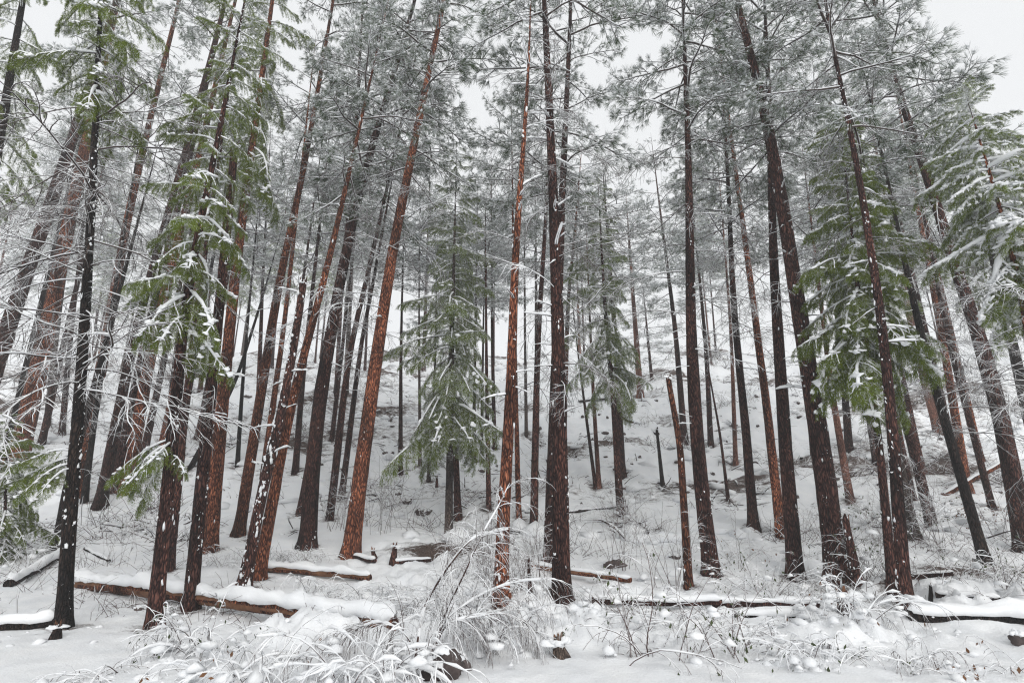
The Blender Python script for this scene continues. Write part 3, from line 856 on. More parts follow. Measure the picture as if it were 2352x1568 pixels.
# --- thin far trunks on the slope, left and centre
tree('thin straight trunk alone on the slope left of the centre fir', 'dark', 11, [(920, 1090), (920, 808), (922, 700)], 420, ('P', 640, 2.0, 20), far=True)
tree('very thin trunk near the left fringe of the centre fir', 'grey', 8, [(965, 1068), (962, 793)], 430, ('P', 650, 2.0, 20), far=True)
tree('grey broken post left of the centre fir', 'grey', 9, [(985, 1105), (985, 1045)], 1045, None, broken=True)
tree('thin trunk hidden in the centre fir skirt', 'grey', 9, [(996, 1066), (998, 930), (1000, 800)], 520, ('P', 780, 1.6, 20), far=True)
tree('thin trunk right of the centre fir, left of a close far pair', 'dark', 9, [(1088, 1055), (1090, 880), (1092, 760)], 400, ('P', 700, 1.8, 20), far=True)
tree('thin trunk right of the centre fir, right of a close far pair', 'grey', 8, [(1106, 1060), (1108, 880), (1110, 760)], 440, ('P', 720, 1.8, 20), far=True)
tree('dark post-like trunk low on the slope left of orange dead-topped trunk', 'dark', 12, [(1123, 1171), (1119, 945), (1117, 800)], 420, ('P', 700, 1.5, 20), far=True)
tree('dark far trunk showing just left of the dead-topped trunk', 'dark', 10, [(1136, 1030), (1131, 803), (1130, 700)], 300, ('P', 640, 2.2, 20), far=True)
tree('far thin trunk in the hazy gap right of dead-topped trunk', 'grey', 8, [(1209, 1000), (1206, 800), (1205, 650)], 330, ('P', 640, 2.2, 20), far=True)
tree('brown far trunk behind the thick orange furrowed trunk', 'dark', 12, [(590, 1010), (598, 800), (604, 650)], 260, ('P', 600, 2.2, 20), far=True)
tree('dark far trunk left of the tall dark red trunk', 'dark', 15, [(678, 1085), (694, 880), (715, 690)], 200, ('P', 600, 2.2, 20), far=True)
tree('brown far trunk behind the near left trunks', 'dark', 13, [(388, 965), (405, 800), (425, 650)], 200, ('P', 600, 2.4, 20), far=True)
tree('dark thin trunk between the furrowed orange trunk and leaning one', 'char', 10, [(545, 1070), (556, 880), (570, 700)], 330, ('P', 640, 1.8, 20), far=True)

# --- slim trunks packed behind the left and right groups
for lb, bk, w_, pts_, tp_, c_, r_ in (
    ('slim dark trunk behind the close pair at left', 'dark', 16, [(330, 1042), (402, 700)], 240, 560, 1.6),
    ('slim red trunk right of the close pair at left', 'red', 15, [(372, 1022), (440, 690)], 200, 540, 1.6),
    ('slim black trunk left of the near dark trunk, on the slope', 'char', 14, [(408, 1036), (470, 720)], 260, 560, 1.5),
    ('slim brown trunk behind the broken-topped brown trunk', 'dark', 13, [(455, 1002), (512, 700)], 240, 540, 1.6),
    ('slim black trunk at the left edge behind the stout orange trunk', 'char', 17, [(12, 1050), (110, 640)], 60, 440, 1.7),
    ('slim brown trunk leaning right beside the stout orange trunk', 'dark', 15, [(95, 1020), (175, 650)], 120, 460, 1.7),
    ('slim dark trunk on the slope left of the leaning orange trunk', 'dark', 12, [(640, 1030), (690, 700)], 260, 540, 1.6),
    ('slim dark trunk right of the tall dark red trunk on the slope', 'dark', 11, [(762, 1010), (795, 720)], 300, 560, 1.6),
    ('slim dark trunk beneath the green fir at right', 'dark', 14, [(2012, 1062), (1960, 720)], 240, 560, 1.6),
    ('slim dark trunk right of the distant red trunk', 'dark', 14, [(2196, 1052), (2120, 720)], 220, 540, 1.6),
    ('slim brown trunk left of the distant red trunk', 'dark', 13, [(2120, 1085), (2050, 760)], 260, 580, 1.6),
    ('slim red trunk high on the slope near the right edge', 'red', 14, [(2252, 1052), (2165, 700)], 200, 520, 1.6),
    ('slim dark trunk on the slope close to the right edge', 'dark', 15, [(2318, 1075), (2230, 740)], 180, 520, 1.6),
    ('slim dark trunk left of the pinkish far trunk', 'dark', 11, [(1868, 1045), (1835, 760)], 280, 560, 1.6)):
    tree(lb, bk, w_, pts_, tp_, ('P', c_, r_, 24), bare=(7, 950, c_, 1.3))

# --- the far pine wood on the slope and crest
g = np.random.default_rng(5)
nfar = 0
for i in range(900):
    if nfar >= 44: break
    y = 23 + 46 * g.random()
    x = (g.random() * 2 - 1) * y * 0.95
    px = 1176 + FPX * x / (y * CP + 8 * SP)
    if 1490 < px < 1545 or (1400 < px < 1500 and y > 36): continue
    zb = tz(x, y)
    top = 14 + 7 * g.random()
    py0 = 784 - FPX * ((zb - EYE) * CP - y * SP) / (y * CP + (zb - EYE) * SP)
    f = FPX / (y * CP + (zb - EYE) * SP)
    bark = ['dark', 'grey', 'pink', 'dark'][int(g.integers(4))]
    lean = 40 * (1176 - px) / 1176
    H = at(px, py0, y)[2] + top
    vtop = (H - EYE) / y
    pyt = 784 - FPX * math.tan(math.atan(vtop) - R(PITCH))
    pyc = 784 - FPX * math.tan(math.atan((zb + top * 0.42 - EYE) / y) - R(PITCH))
    py5 = 784 - FPX * math.tan(math.atan((zb + 3 - EYE) / y) - R(PITCH))
    # base pixel given directly so that the tree stands at (x, y)
    o = tree('distant snowy pine in the wood covering the upper hillside', bark, (0.16 + 0.16 * g.random()) * f, [(px, py0), (px + lean * 0.4, py5)], pyt,
             ('F' if g.random() < 0.22 else 'P', pyc, 1.9 + 0.9 * g.random(), 20), far=True, group='distant pines on the upper hillside')
    nfar += 1

# ------------------------------------------------------------------ needle litter showing through thin snow
def litter():
    me = ground.data
    V = np.empty(len(me.vertices) * 3, np.float32); me.vertices.foreach_get('co', V); V = V.reshape(-1, 3).astype(float)
    hl = sstep(13.5, 20, V[:, 1])
    lit = hl * (0.27 + 0.5 * fbm(V[:, 0] / 3.5, V[:, 1] / 1.6, 77, 3))
    for (px, py, rx, ry, a) in ((1010, 1262, 1.7, 0.75, .62), (960, 1275, 1.1, .5, .5), (2210, 1310, 2.2, 0.7, .5), (1960, 1030, 2.5, 2.0, .42),
                                (2110, 1180, 1.5, 1.5, .36), (620, 1080, 2, 1.2, .34), (330, 1000, 3, 2, .34), (2240, 1190, 2.5, 1.5, .34)):
        p = gp(px, py)
        lit = np.maximum(lit, a * np.exp(-(((V[:, 0] - p[0]) / rx) ** 2 + ((V[:, 1] - p[1]) / ry) ** 2)))
    for t in TREES:
        x, y = t.location[0], t.location[1]
        if y > 40: continue
        k = (np.abs(V[:, 0] - x) < 1.2) & (np.abs(V[:, 1] - y) < 1.2)
        d = np.hypot(V[k, 0] - x, V[k, 1] - y)
        lit[k] = np.maximum(lit[k], 0.46 * np.exp(-(d / 0.5) ** 2))
    at_ = me.attributes.new('litter', 'FLOAT', 'POINT')
    at_.data.foreach_set('value', lit.astype(np.float32))
litter()

# ------------------------------------------------------------------ fallen logs
def fallen_log(label, a, b, dia_px, snow=1.2, bark='dark', lift=0.35, sag=0.0, peeled=0.0, name='fallen_log', stubs=0, Ya=None, Yb=None):
    seed = int(a[0] * 3 + a[1]); g = np.random.default_rng(seed)
    P0 = gp(*a) if Ya is None else at(a[0], a[1], Ya)
    P1 = gp(*b) if Yb is None else at(b[0], b[1], Yb)
    L = np.linalg.norm(P1 - P0)
    r = dia_px / 2 / FPX * depth_of((P0 + P1) / 2)
    n = max(12, int(L / 0.08)); k = 14
    t = np.linspace(0, 1, n)
    c = P0 + np.outer(t, P1 - P0)
    c[:, 2] += r * lift + 0.4 * r * fbm(t * 3 + seed, t * 0, 5, 2)
    c[:, 1] += 0.5 * r * fbm(t * 2.2 + seed, t * 0, 9, 2)
    root = link(name, None, loc=P0); tag(root, label, 'log')
    c = c - P0
    tv = unit(np.gradient(c, axis=0)); s = unit(np.cross(tv, UPZ)); u = np.cross(s, tv)
    A, T = np.meshgrid(np.arange(k) * 2 * math.pi / k, t * L)
    rr = r * (1.05 - 0.25 * t[:, None]) * (1 + 0.05 * np.sin(5 * A + seed) + 0.22 * fbm(A * 1.7 + seed, T * 3.5, 3, 3))
    v = c[:, None] + rr[..., None] * (np.cos(A)[..., None] * s[:, None] + np.sin(A)[..., None] * u[:, None])
    i = np.arange(n - 1)[:, None] * k; j = np.arange(k)[None]; j2 = (j + 1) % k
    f = np.stack([i + j, i + j2, i + k + j2, i + k + j], -1).reshape(-1, 4)
    mb = MB()
    if peeled > 0:
        fc = v.reshape(-1, 3)[f].mean(1)
        pk = fbm(np.repeat(t[:-1] * L, k) * 1.3 + seed, np.tile(np.arange(k), n - 1) * 0.35, 6, 3) > 0.32 - 0.62 * peeled
        mb.add(v.reshape(-1, 3), f[~pk], bark)
        if pk.any(): mb.add(v.reshape(-1, 3) * 1.0, f[pk], 'wood')
    else:
        mb.add(v.reshape(-1, 3), f, bark)
    for e, q in ((0, 0), (n - 1, -1)):
        cc = v[q].mean(0)
        mb.add(np.vstack([v[q], cc]), np.stack([np.arange(k), (np.arange(k) + 1) % k, np.full(k, k)], 1), bark)
    link('stem', mb.mesh('stem'), root)
    mb = MB(); ks = 11
    a_ = np.linspace(0.30, math.pi - 0.30, ks)
    A2, T2 = np.meshgrid(a_, t * L)
    th = r * snow * (0.72 + 0.75 * fbm(t * L * 2.2 + seed, t * 0 + 3, 15, 4))
    gap = sstep(-0.75, -0.6, fbm(t * L * 1.9, t * 0 + seed, 17, 3)); gap[0] = gap[-1] = 0.0
    th = np.maximum(th * gap, 0.004)
    wob = 1 + 0.32 * fbm(T2 * 5.0, A2 * 2.5 + seed, 19, 3)
    edge = 1 - 0.10 * (np.abs(A2 - math.pi / 2) > 1.7) + 0.3 * fbm(T2 * 9.0, A2 * 0, 23, 2) * (np.abs(A2 - math.pi / 2) > 1.5)
    wd = (r * 1.02 + 0.22 * th)[:, None] * wob * (0.25 + 0.75 * gap[:, None])
    q2 = (np.sin(A2) - math.sin(0.3)) / (1 - math.sin(0.3))
    hgt = r * (0.32 + 0.35 * fbm(T2 * 7.0, A2 * 0 + seed, 29, 3)) * (q2 < 0.02) + (q2 >= 0.02) * (r * 0.45 + np.sqrt(np.clip(q2, 0, 1)) * (th + r * 0.45)[:, None] * wob)
    v = c[:, None] + np.array([0, 0, r * 0.12]) + (wd * np.cos(A2))[..., None] * s[:, None] + hgt[..., None] * UPZ
    i = np.arange(n - 1)[:, None] * ks; j = np.arange(ks)[None]; j2 = (j + 1) % ks
    f = np.stack([i + j, i + j2, i + ks + j2, i + ks + j], -1).reshape(-1, 4)
    mb.add(v.reshape(-1, 3), f[:, ::-1], 'snow')
    link('snow_cap', mb.mesh('snow_cap'), root)
    for q in range(stubs):
        x = int(g.integers(2, n - 2)); az = g.random() * 6.28
        o = link('branch_stub', STUB[int(g.integers(5))], root)
        o.matrix_local = bough_matrix(c[x], az, 0.2 + 0.5 * g.random(), 0.4 + 0.4 * g.random())
    return root

fallen_log('long snow-topped fallen log with orange bark, behind the near left trunks', (150, 1343), (905, 1450), 33, 1.3, 'red', 0.7, peeled=0.45, stubs=3)
fallen_log('low dark log under deep snow at the left edge', (-60, 1446), (128, 1438), 26, 1.6, 'char', 0.6)
fallen_log('slanting snowy log left of the black slender trunk', (15, 1348), (150, 1275), 17, 1.7, 'char', 0.5)
fallen_log('short orange log with snow top behind the near snow pillows', (600, 1312), (850, 1334), 17, 1.2, 'red', 0.8, peeled=0.4, stubs=2)
fallen_log('small dark log lying before the bare brown needle patch', (903, 1296), (990, 1290), 10, 0.7, 'dark', 0.5)
fallen_log('short log end poking out right of the orange leaning trunk', (812, 1282), (862, 1292), 11, 0.7, 'dark', 0.5)
fallen_log('thin orange log running right from behind the big centre trunk', (1225, 1302), (1450, 1338), 15, 0.6, 'red', 0.5, peeled=0.5)
fallen_log('dark log with snow crust spanning below the orange snag', (1360, 1388), (1660, 1397), 16, 1.2, 'dark', 1.0, stubs=2)
fallen_log('snow-topped dark log ending at the snowy stump mound', (1640, 1396), (1880, 1398), 17, 1.3, 'dark', 1.1)
fallen_log('half-buried lower log below the log at the stump mound', (1690, 1418), (1850, 1420), 17, 1.5, 'char', 0.3)
fallen_log('big log buried in deep snow at the right edge', (2085, 1420), (2480, 1436), 28, 1.7, 'char', 0.5)
fallen_log('slim dark log lying behind the deep-snow log at right', (2150, 1372), (2300, 1382), 14, 1.0, 'char', 0.5)
fallen_log('fallen grey trunk across the slope below the knoll', (1432, 962), (1512, 1003), 11, 0.8, 'dark', 0.7)
fallen_log('leaning broken orange trunk propped behind right-hand trees', (2165, 1142), (2300, 1068), 13, 0.5, 'red', 0.5, Ya=17.5, Yb=17.2)
fallen_log('thin dark stick half sunk in snow between two left trunks', (195, 1262), (250, 1292), 8, 0.9, 'char', 0.6)
fallen_log('short dark log on litter at right, left of black bare trunk', (2095, 1330), (2190, 1322), 13, 0.5, 'dark', 0.6)
fallen_log('dark fallen limb on the slope right of the small fir pair', (1290, 1180), (1440, 1165), 7, 0.8, 'char', 0.7)
fallen_log('dark fallen limb high on the slope left of the knoll', (1330, 925), (1420, 915), 6, 0.8, 'char', 0.7)
fallen_log('snowy limb lying on the slope right of the brown trunk', (1840, 1055), (1900, 1040), 6, 0.8, 'char', 0.7)

# ------------------------------------------------------------------ stumps, boulders, rocks
def lump_mesh(g, sx, sy, sz, m, snow, sub=3):
    mb = MB(); v, f = ICO[sub]
    q = v * (1 + 0.22 * np.sin(v @ g.normal(size=(3, 3)) * 2.2 + g.random(3) * 6).sum(1, keepdims=True) / 1.5)
    q = q * np.array([sx, sy, sz]) * (1 + 0.09 * g.normal(size=(len(v), 1)))
    mb.add(q, f, m)
    body = mb.mesh('boulder')
    mb = MB()
    top = q[q[:, 2] > sz * 0.35]
    c = top[g.integers(0, len(top), 9)] * np.array([0.8, 0.8, 0.97]) + np.array([0, sy * 0.15, 0])
    e = 0.28 + 0.22 * g.random(9)
    blobs(mb, c, np.stack([sx * e, sy * e, sz * snow * e * 1.2], 1), g, 'snow', 2, 0.35)
    return body, mb.mesh('snow_cap')

def boulder(label, px, py, w, h, snow=0.6, name='boulder', m='rock', group=None):
    g = np.random.default_rng(int(px * 3 + py)); p = gp(px, py); d = depth_of(p)
    sx, sz = w / 2 / FPX * d, h / 2 / FPX * d
    a, b = lump_mesh(g, sx, sx * 0.8, sz, m, snow, 3 if w > 20 else 2)
    root = link(name, None, loc=p + np.array([0, 0, sz * 0.25])); tag(root, label, 'rock', group)
    link('stone', a, root); link('snow_cap', b, root)
boulder('larger dark boulder with snow cap at the foot of the bent sapling', 1014, 1552, 84, 84, 0.5)
boulder('smaller dark boulder touching the larger one at bottom centre', 1056, 1536, 48, 52, 0.5)
boulder('small dark rock with snow top left of the near dark trunk foot', 318, 1402, 20, 14, 0.8)
boulder('brown snow-capped rock on the slope left of the centre fir', 972, 1182, 32, 22, 0.8)
boulder('brown rock on the slope, upper left of the capped rock', 935, 1156, 26, 18, 0.8)
boulder('broken brown rock pile behind the thin orange log', 1412, 1302, 44, 26, 0.6)
boulder('dark tilted rock under a snow pillow left of the orange snag', 1550, 1284, 30, 20, 0.9)
boulder('dark mossy boulder at the right edge of the deep snow', 2345, 1475, 34, 40, 0.8)
for i in range(100):
    g = np.random.default_rng(900 + i)
    px = 560 + 1760 * g.random(); py = 900 + 260 * g.random()
    boulder('small dark rock poking through hillside snow', px, py, 6 + 12 * g.random() ** 2, 5 + 6 * g.random(), 1.1, group='small rocks on the hillside')

def stump(label, px, py, w, h, tilt=0.0, m='char', cap=1.0):
    g = np.random.default_rng(int(px + py * 7)); p = gp(px, py); d = depth_of(p)
    r, H = w / 2 / FPX * d, h / FPX * d
    root = link('tree_stump', None, loc=p); tag(root, label, 'stump')
    ax = lambda q: np.stack([np.asarray(q) * tilt, np.asarray(q) * 0, np.asarray(q)], -1)
    me, rf = trunk_mesh(ax, H, r, m, g, 18, 14, True, flare=0.2)
    link('stem', me, root)
    if cap:
        mb = MB(); c = np.array([H * tilt, 0, H + r * 0.5])
        blobs(mb, c + g.normal(size=(7, 3)) * np.array([r * 0.8, r * 0.5, r * 0.15]), np.array([r * 0.95, r * 0.8, r * 0.55 * cap]), g, 'snow', 2, 0.3)
        link('snow_cap', mb.mesh('snow_cap'), root)
stump('near cut stump under a wide snow cap at bottom right of centre', 1290, 1508, 34, 22, -0.3, 'grey', 1.2)
stump('dark stump under the big snow mound before the thickest trunk', 1952, 1412, 40, 24, -0.35, 'dark', 1.2)
stump('tiny snow-capped stump beside the black slender trunk', 126, 1466, 22, 18, 0.1, 'char', 0.8)
stump('splintered brown stump before the needle patch left of centre fir', 902, 1292, 15, 30, 0.1, 'dark', 0.5)
stump('pointed brown stump between orange leaning trunk and needle patch', 862, 1284, 12, 16, -0.4, 'dark', 0.4)
stump('small dark stump on the slope left of the centre fir foot', 1003, 1120, 7, 20, 0, 'dark', 0.5)
stump('short black stick standing in snow left of the slim dark log', 2139, 1377, 8, 26, 0.15, 'char', 0.3)
stump('snow-covered stump at the foot of the slim flecked trunk', 2090, 1408, 26, 20, 0.2, 'dark', 1.2)
stump('thin brown post in the twigs left of the big centre trunk', 1218, 1362, 8, 70, -0.05, 'dark', 0.5)

# ------------------------------------------------------------------ shrubs
def leaves(mb, tips, g, n, size, m, spread=0.08):
    if not tips: return
    c = np.array([t[0] for t in tips]); d = np.array([t[1] for t in tips])
    idx = g.integers(0, len(c), n)
    p = c[idx] - d[idx] * g.random((n, 1)) * 0.12 + g.normal(size=(n, 3)) * spread * 0.3
    dr = unit(d[idx] + 0.9 * g.normal(size=(n, 3)) + np.array([0, 0, -0.8]))
    s = unit(np.cross(dr, g.normal(size=(n, 3))))
    L = size * (0.6 + 0.8 * g.random((n, 1)))
    v = np.stack([p, p + dr * L * 0.5 + s * L * 0.24, p + dr * L, p + dr * L * 0.5 - s * L * 0.24], 1)
    mb.add(v.reshape(-1, 3), np.arange(n * 4).reshape(-1, 4), m)

def shrub(label, px, py, w, h, stems, droop=0.9, snow=0.03, lev=2, kids=5, leaf=None, nleaf=0, up=0.8, r=0.008, pillow=0, name='snowy_shrub', m='cane', gaps=0.2, bias=0.0, group=None):
    seed = int(px * 5 + py * 3); g = np.random.default_rng(seed); p = gp(px, py); d = depth_of(p)
    W, Hh = w / FPX * d, h / FPX * d
    snow *= 0.62; r *= 0.78; gaps = 0.52; nleaf = nleaf // 2; stems = int(stems * 1.1); pillow = int(pillow * 1.5)
    root = link(name, None, loc=p); tag(root, label, 'shrub', group)
    mb, tips = MB(), []
    for i in range(stems):
        az = 6.28 * i / stems + g.normal() * 0.5
        dr = np.array([math.cos(az) * (1 - up * 0.5) + bias, 0.6 * math.sin(az) * (1 - up * 0.5), up])
        b = np.array([g.normal() * W * 0.13, g.normal() * W * 0.09, -0.06])
        ln = math.hypot(W * 0.55, Hh) * (0.65 + 0.5 * g.random())
        branchy(mb, b, dr, ln, r * (0.7 + 0.6 * g.random()), lev, g, droop, kids, 0.7, snow, m, False, tips, 0.08, 4, gaps, 0.5)
    if leaf:
        leaves(mb, tips, g, nleaf, 0.055, leaf)
    link('canes', mb.mesh('canes'), root)
    if pillow:
        mb = MB(); N = pillow
        V = np.concatenate([q for q in [np.array([t[0] for t in tips])]])
        idx = g.integers(0, len(V), N); c = V[idx] * np.array([.8, .8, .8])
        gz = terrain(c[:, 0] + p[0], c[:, 1] + p[1]) - p[2]
        c[:, 2] = np.maximum(c[:, 2] - 0.03, gz - 0.01)
        q = 0.016 + 0.075 * g.random(N) ** 3
        blobs(mb, c, np.stack([q * 1.25, q, q * 0.8], 1), g, 'snow', 1, 0.3)
        tag(link('snow_pillows', mb.mesh('snow_pillows'), root), kind='stuff')
    return root

shrub('brushy heap of snowy twigs at the bottom left corner', 235, 1560, 260, 70, 16, 1.3, .018, 2, 5, 'leaf', 60, .5, .006, 26)
shrub('thick snow-laden shrub arching beside the foot of broken trunk', 470, 1500, 260, 110, 14, 1.6, .035, 2, 5, 'green', 160, .9, .008, 60)
shrub('wide snow-buried bush at the bottom, left of the bent sapling', 560, 1558, 330, 80, 18, 1.4, .04, 2, 5, 'leaf', 120, .6, .007, 80)
shrub('heavily bowed snow-white shrub at bottom left of the boulders', 850, 1560, 330, 150, 20, 1.5, .045, 2, 6, None, 0, .8, .008, 70)
shrub('snow-bent shrub spreading right of the boulders', 1110, 1500, 260, 130, 16, 1.7, .03, 2, 6, None, 0, .9, .007, 30)
shrub('round snowy bush between boulders and near cut stump', 1180, 1440, 170, 80, 12, 1.4, .035, 2, 5, None, 0, .7, .007, 30)
shrub('fan of red-brown canes arching right of the near cut stump', 1500, 1512, 330, 170, 9, 1.2, .014, 2, 5, 'green', 120, 1.0, .009, 8, bias=.1)
shrub('dark-stemmed canes with hanging leaves right of the cane fan', 1680, 1512, 260, 150, 8, 1.0, .012, 2, 5, 'green', 90, 1.1, .009, 6)
shrub('low twiggy snow heap under the two right-hand logs', 1800, 1455, 230, 60, 14, 1.3, .03, 2, 5, 'green', 60, .5, .006, 50)
shrub('snow-draped shrub over the stump before the thickest trunk', 1965, 1425, 240, 110, 14, 1.5, .04, 2, 5, 'leaf', 40, .8, .007, 60)
shrub('drooping dark twigs over a snow bank right of bottom centre', 1900, 1520, 300, 90, 16, 1.6, .03, 2, 5, 'green', 130, .8, .006, 60)
shrub('hanging twig clump left of the footprints in smooth right snow', 2110, 1535, 170, 90, 12, 1.8, .016, 2, 5, None, 0, .9, .006, 16)
shrub('sparse dark twigs in the bottom right corner', 2320, 1545, 170, 100, 8, 1.3, .012, 2, 4, 'leaf', 30, .8, .005, 6)
shrub('small weed tuft in the smooth snow at lower right', 2200, 1550, 120, 50, 6, 1.2, .01, 1, 4, 'leaf', 20, .8, .005, 3)
shrub('dense twig thicket around the foot of the dead-topped orange trunk', 1165, 1365, 230, 120, 20, .7, .014, 2, 5, None, 0, 1.1, .006, 10)
shrub('bare upright saplings tangled left of the dead-topped orange trunk', 1080, 1330, 200, 120, 14, .5, .012, 2, 5, None, 0, 1.3, .006)
shrub('twiggy bush between dead-topped trunk and big centre trunk', 1222, 1345, 120, 150, 12, .4, .014, 2, 5, None, 0, 1.5, .006)
shrub('tall wispy shrub on the slope right of the orange leaning trunk', 890, 1222, 210, 150, 14, .4, .010, 2, 5, None, 0, 1.4, .006)
shrub('snowy wisp bush left of the orange leaning trunk', 775, 1215, 130, 110, 12, .6, .012, 2, 5, None, 0, 1.2, .006)
shrub('snow-bowed little bush at the foot of the tall dark red trunk', 690, 1300, 130, 60, 12, 1.5, .016, 2, 5, None, 0, .9, .006, 6)
shrub('round pale twig bush below the slope left of broken snag', 590, 1290, 130, 60, 12, 1.3, .018, 2, 5, None, 0, .8, .006, 8)
shrub('dry twig bush right of the orange furrowed trunk foot', 505, 1300, 80, 60, 10, 1.3, .018, 2, 5, None, 0, .8, .006, 4)
shrub('grey twig bush below the fir right of centre gap', 1430, 1200, 210, 60, 14, 1.2, .014, 2, 5, None, 0, .8, .006, 6)
shrub('tall bare saplings in front of the rock pile', 1435, 1310, 150, 190, 10, .3, .010, 2, 5, 'leaf', 14, 1.8, .006)
shrub('leafless saplings left of the dark flecked trunk', 1540, 1340, 190, 130, 12, .6, .014, 2, 5, None, 0, 1.2, .006, 8)
shrub('low leafy brush behind the log at the stump mound', 1760, 1368, 220, 70, 16, .9, .016, 2, 5, 'green', 160, .8, .006, 14)
shrub('brush with dark leaves left of the dark red trunk foot', 1690, 1300, 170, 80, 12, .9, .016, 2, 5, 'leaf', 60, .8, .006, 10)
shrub('brush clump right of the thickest trunk foot', 2010, 1330, 170, 130, 18, .8, .016, 2, 5, 'green', 260, 1.0, .006, 8)
shrub('wide dark brush bank behind the slim flecked trunk', 2030, 1250, 220, 120, 18, .8, .014, 2, 5, 'green', 260, 1.0, .006, 6)
shrub('bushy twigs at the right edge below the stout dark trunk', 2310, 1345, 230, 110, 18, 1.0, .018, 2, 5, 'green', 240, .8, .006, 14)
shrub('bare red-twigged bush between leaning right-hand trunks', 2170, 1250, 230, 150, 14, .6, .012, 2, 5, None, 0, 1.2, .007)
shrub('thicket of withered brown leaves left of the stout dark trunk', 2300, 1230, 160, 90, 14, .8, .014, 2, 5, 'leaf', 420, 1.0, .006)
shrub('fine grey brush on the slope right of the reddish trunk pair', 1870, 1240, 160, 70, 14, .9, .012, 2, 5, None, 0, .9, .005)
shrub('low snowy brush left of the long fallen log end', 40, 1290, 210, 60, 14, 1.0, .018, 2, 5, 'green', 90, .8, .006, 10)
shrub('thin weeds between the black slender trunk and near dark trunk', 262, 1300, 170, 90, 8, .5, .008, 1, 4, None, 0, 1.4, .004)
shrub('small bush with green leaves in front of two grouped trunks', 300, 1225, 150, 50, 12, 1.0, .016, 2, 5, 'green', 60, .7, .005, 8)
tree('little snow-laden fir at the left edge below the stout orange trunk', 'dark', 9, [(8, 1285), (14, 1050)], 950, ('F', 1255, 1.0, 52))
shrub('snow-clotted briars between short orange log and long log', 760, 1375, 260, 60, 16, 1.4, .035, 2, 5, None, 0, .6, .006, 90)
shrub('snow-clotted briars right of the long log end', 960, 1400, 230, 70, 14, 1.4, .035, 2, 5, None, 0, .7, .006, 70)
shrub('snow-clotted briars below the dark crusted log', 1420, 1430, 260, 60, 14, 1.4, .03, 2, 5, 'leaf', 30, .6, .006, 70)

# bent sapling in the foreground
def bent_sapling():
    g = np.random.default_rng(77)
    Y = gp(985, 1520)[1]
    root = link('bent_sapling', None, loc=at(985, 1520, Y)); tag(root, 'snow-coated sapling bent to the right above the dark boulders', 'sapling')
    o = at(985, 1520, Y)
    stems = (([(955, 1510), (962, 1450), (974, 1392), (999, 1346), (1030, 1299), (1079, 1237), (1110, 1225), (1166, 1215)], .019, .032),
             ([(986, 1525), (1005, 1448), (1036, 1380), (1076, 1296), (1110, 1219), (1141, 1169), (1170, 1110)], .014, .012),
             ([(990, 1520), (1012, 1440), (1040, 1405), (1110, 1360), (1180, 1335), (1250, 1330)], .010, .018),
             ([(990, 1520), (1020, 1430), (1090, 1415), (1150, 1405), (1215, 1430), (1240, 1480)], .010, .018),
             ([(960, 1505), (930, 1450), (880, 1425), (820, 1440), (770, 1480), (735, 1530)], .011, .02))
    for pp, r, sn in stems:
        mb = MB()
        P = np.array([at(x, y, Y + 0.25 * math.sin(i * 1.3 + r * 900)) for i, (x, y) in enumerate(pp)]) - o
        t = np.linspace(0, len(P) - 1, 26)
        c = np.stack([np.interp(t, np.arange(len(P)), P[:, q]) for q in range(3)], 1)
        kk = np.array([.25, .5, .25])
        for _ in range(3):
            c[1:-1] = np.stack([np.convolve(c[:, q], kk, 'valid') for q in range(3)], 1)
        rad = np.linspace(r, r * 0.3, 26)
        tube(mb, c, rad, 6, 'cane'); snow_strip(mb, c, rad, sn, g, 7, 0.3)
        for i in range(44):
            x = int(g.integers(5, 25)); tv = c[min(x + 1, 25)] - c[x - 1]
            branchy(mb, c[x], side_dir(tv, 0.5 + 0.5 * g.random(), g.random() * 6.28), 0.2 + 0.5 * g.random(), 0.004, 1, g, 1.5, 6, .6, .007, 'cane', False, None, .06, 3, .5)
        link('stem', mb.mesh('stem'), root)
bent_sapling()

# ------------------------------------------------------------------ uncountable undergrowth
def stalks(mb, b, d, L, r, bend, m):
    N = len(b)
    d = unit(d); s = unit(np.cross(d, np.array([0.3, 0.5, 0.8]))); u = np.cross(s, d)
    rings = []
    for q, (t, rr) in enumerate(((0, 1.0), (0.55, 0.8), (1.0, 0.35))):
        c = b + d * (L * t)[:, None] + bend * (t * t)
        for a in (0, 2.094, 4.189):
            rings.append(c + (s * math.cos(a) + u * math.sin(a)) * (r * rr)[:, None])
    v = np.stack(rings, 1)
    f = []
    for q in range(2):
        for a in range(3):
            f.append((q * 3 + a, q * 3 + (a + 1) % 3, q * 3 + 3 + (a + 1) % 3, q * 3 + 3 + a))
    F = np.array(f)[None] + (np.arange(N) * 9)[:, None, None]
    mb.add(v.reshape(-1, 3), F.reshape(-1, 4), m)

def scatter(n, y0, y1, seed, thr=-0.1, power=1.0):
    g = np.random.default_rng(seed)
    y = y0 + (y1 - y0) * g.random(n) ** power
    x = (g.random(n) * 2 - 1) * (y * 1.0 + 1)
    k = fbm(x / 2.6, y / 2.0, seed, 3) > thr
    x, y = x[k], y[k]
    return np.stack([x, y, terrain(x, y)], 1), g

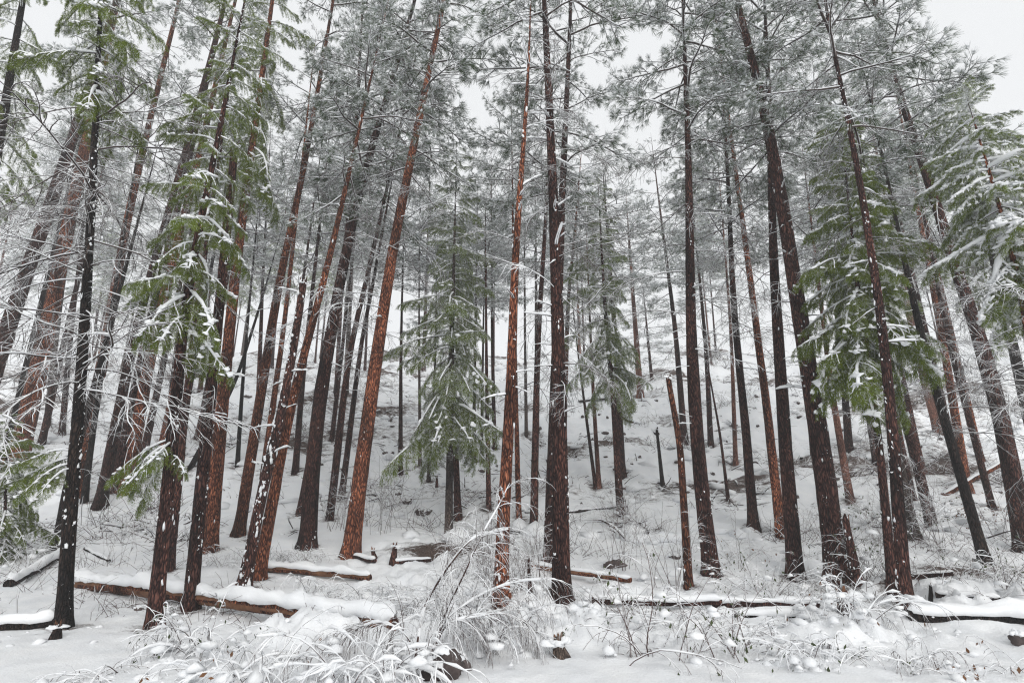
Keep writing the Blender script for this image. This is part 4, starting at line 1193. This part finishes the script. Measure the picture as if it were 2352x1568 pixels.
def brush(name, label, n, y0, y1, per, L, r, seed, m, thr, frac_snow, upw):
    P, g = scatter(n, y0, y1, seed, thr)
    mb = MB(); N = len(P)
    b = np.repeat(P, per, 0) + g.normal(size=(N * per, 3)) * np.array([L * .35, L * .35, 0])
    b[:, 2] = terrain(b[:, 0], b[:, 1]) - 0.02
    sz = np.repeat(0.5 + 0.9 * g.random(N), per)
    d = g.normal(size=(N * per, 3)) * np.array([1, 1, .35]) + np.array([0, 0, upw])
    d[:, 2] = np.abs(d[:, 2])
    ln = L * sz * (0.5 + 0.8 * g.random(N * per))
    bend = g.normal(size=(N * per, 3)) * (ln * 0.3)[:, None]; bend[:, 2] = -np.abs(bend[:, 2]) * 1.3
    rr = r * (0.7 + 0.6 * g.random(N * per))
    stalks(mb, b, d, ln, rr, bend, m)
    k = g.random(N * per) < frac_snow
    du = unit(d)
    stalks(mb, b[k] + du[k] * (ln[k] * .25)[:, None] + np.array([0, 0, 1]) * (rr[k] * 1.5)[:, None], d[k], ln[k] * .7, rr[k] * 1.7, bend[k] * .8, 'snow')
    o = link(name, mb.mesh(name)); tag(o, label, 'brush', kind='stuff')
brush('hillside_brush', 'fine snowy twigs and grass covering the hillside', 2000, 13.5, 46, 8, .34, .007, 61, 'cane', .02, .5, .6)
brush('hillside_bushes', 'grey leafless bushes blurring together on the hillside', 300, 13.5, 42, 36, .8, .0055, 65, 'cane', .03, .45, 1.2)
brush('hillside_sticks', 'dark dead sticks strewn over the hillside snow', 2200, 14, 50, 4, .5, .017, 62, 'twig', -.05, .7, .12)
brush('forest_floor_weeds', 'thin weeds poking from snow between the trees', 600, 8.3, 15, 7, .45, .0035, 63, 'cane', -.05, .3, 1.4)
brush('foreground_twigs', 'small twig tips sticking out of the snow pillows', 500, 6.8, 11, 5, .22, .0035, 64, 'cane', .0, .4, .6)

def clots(name, label, n, y0, y1, seed, thr, s0, s1):
    P, g = scatter(n, y0, y1, seed, thr)
    mb = MB(); q = s0 + (s1 - s0) * g.random(len(P)) ** 2.5
    blobs(mb, P, np.stack([q * 1.3, q, q * .7], 1), g, 'snow', 1, .3)
    tag(link(name, mb.mesh(name)), label, 'snow', kind='stuff')
clots('hillside_snow_mounds', 'small snow mounds over rocks and brush on the hillside', 1700, 14, 40, 72, .0, .05, .36)
clots('snow_pillows', 'rounded snow lumps over buried brush in the foreground', 900, 7.2, 11.5, 71, .06, .015, .07)

# ------------------------------------------------------------------ haze: thin falling-snow air
mb = MB()
V = np.array([[x, y, z] for x in (-140, 140) for y in (-30, 150) for z in (-3, 48)], float)
F = np.array([[0, 1, 3, 2], [4, 6, 7, 5], [0, 4, 5, 1], [2, 3, 7, 6], [0, 2, 6, 4], [1, 5, 7, 3]])
hz = bpy.data.materials.new('haze'); hz.use_nodes = True
hn = hz.node_tree.nodes; hn.remove(hn['Principled BSDF'])
pv = hn.new('ShaderNodeVolumePrincipled')
pv.inputs['Color'].default_value = (0.95, 0.96, 0.97, 1)
pv.inputs['Density'].default_value = 0.0022
hz.node_tree.links.new(pv.outputs[0], hn['Material Output'].inputs['Volume'])
M['haze'] = hz
mb.add(V, F, 'haze')
tag(link('haze', mb.mesh('haze', smooth=False)), 'thin pale winter haze between the trees', 'haze', kind='stuff')
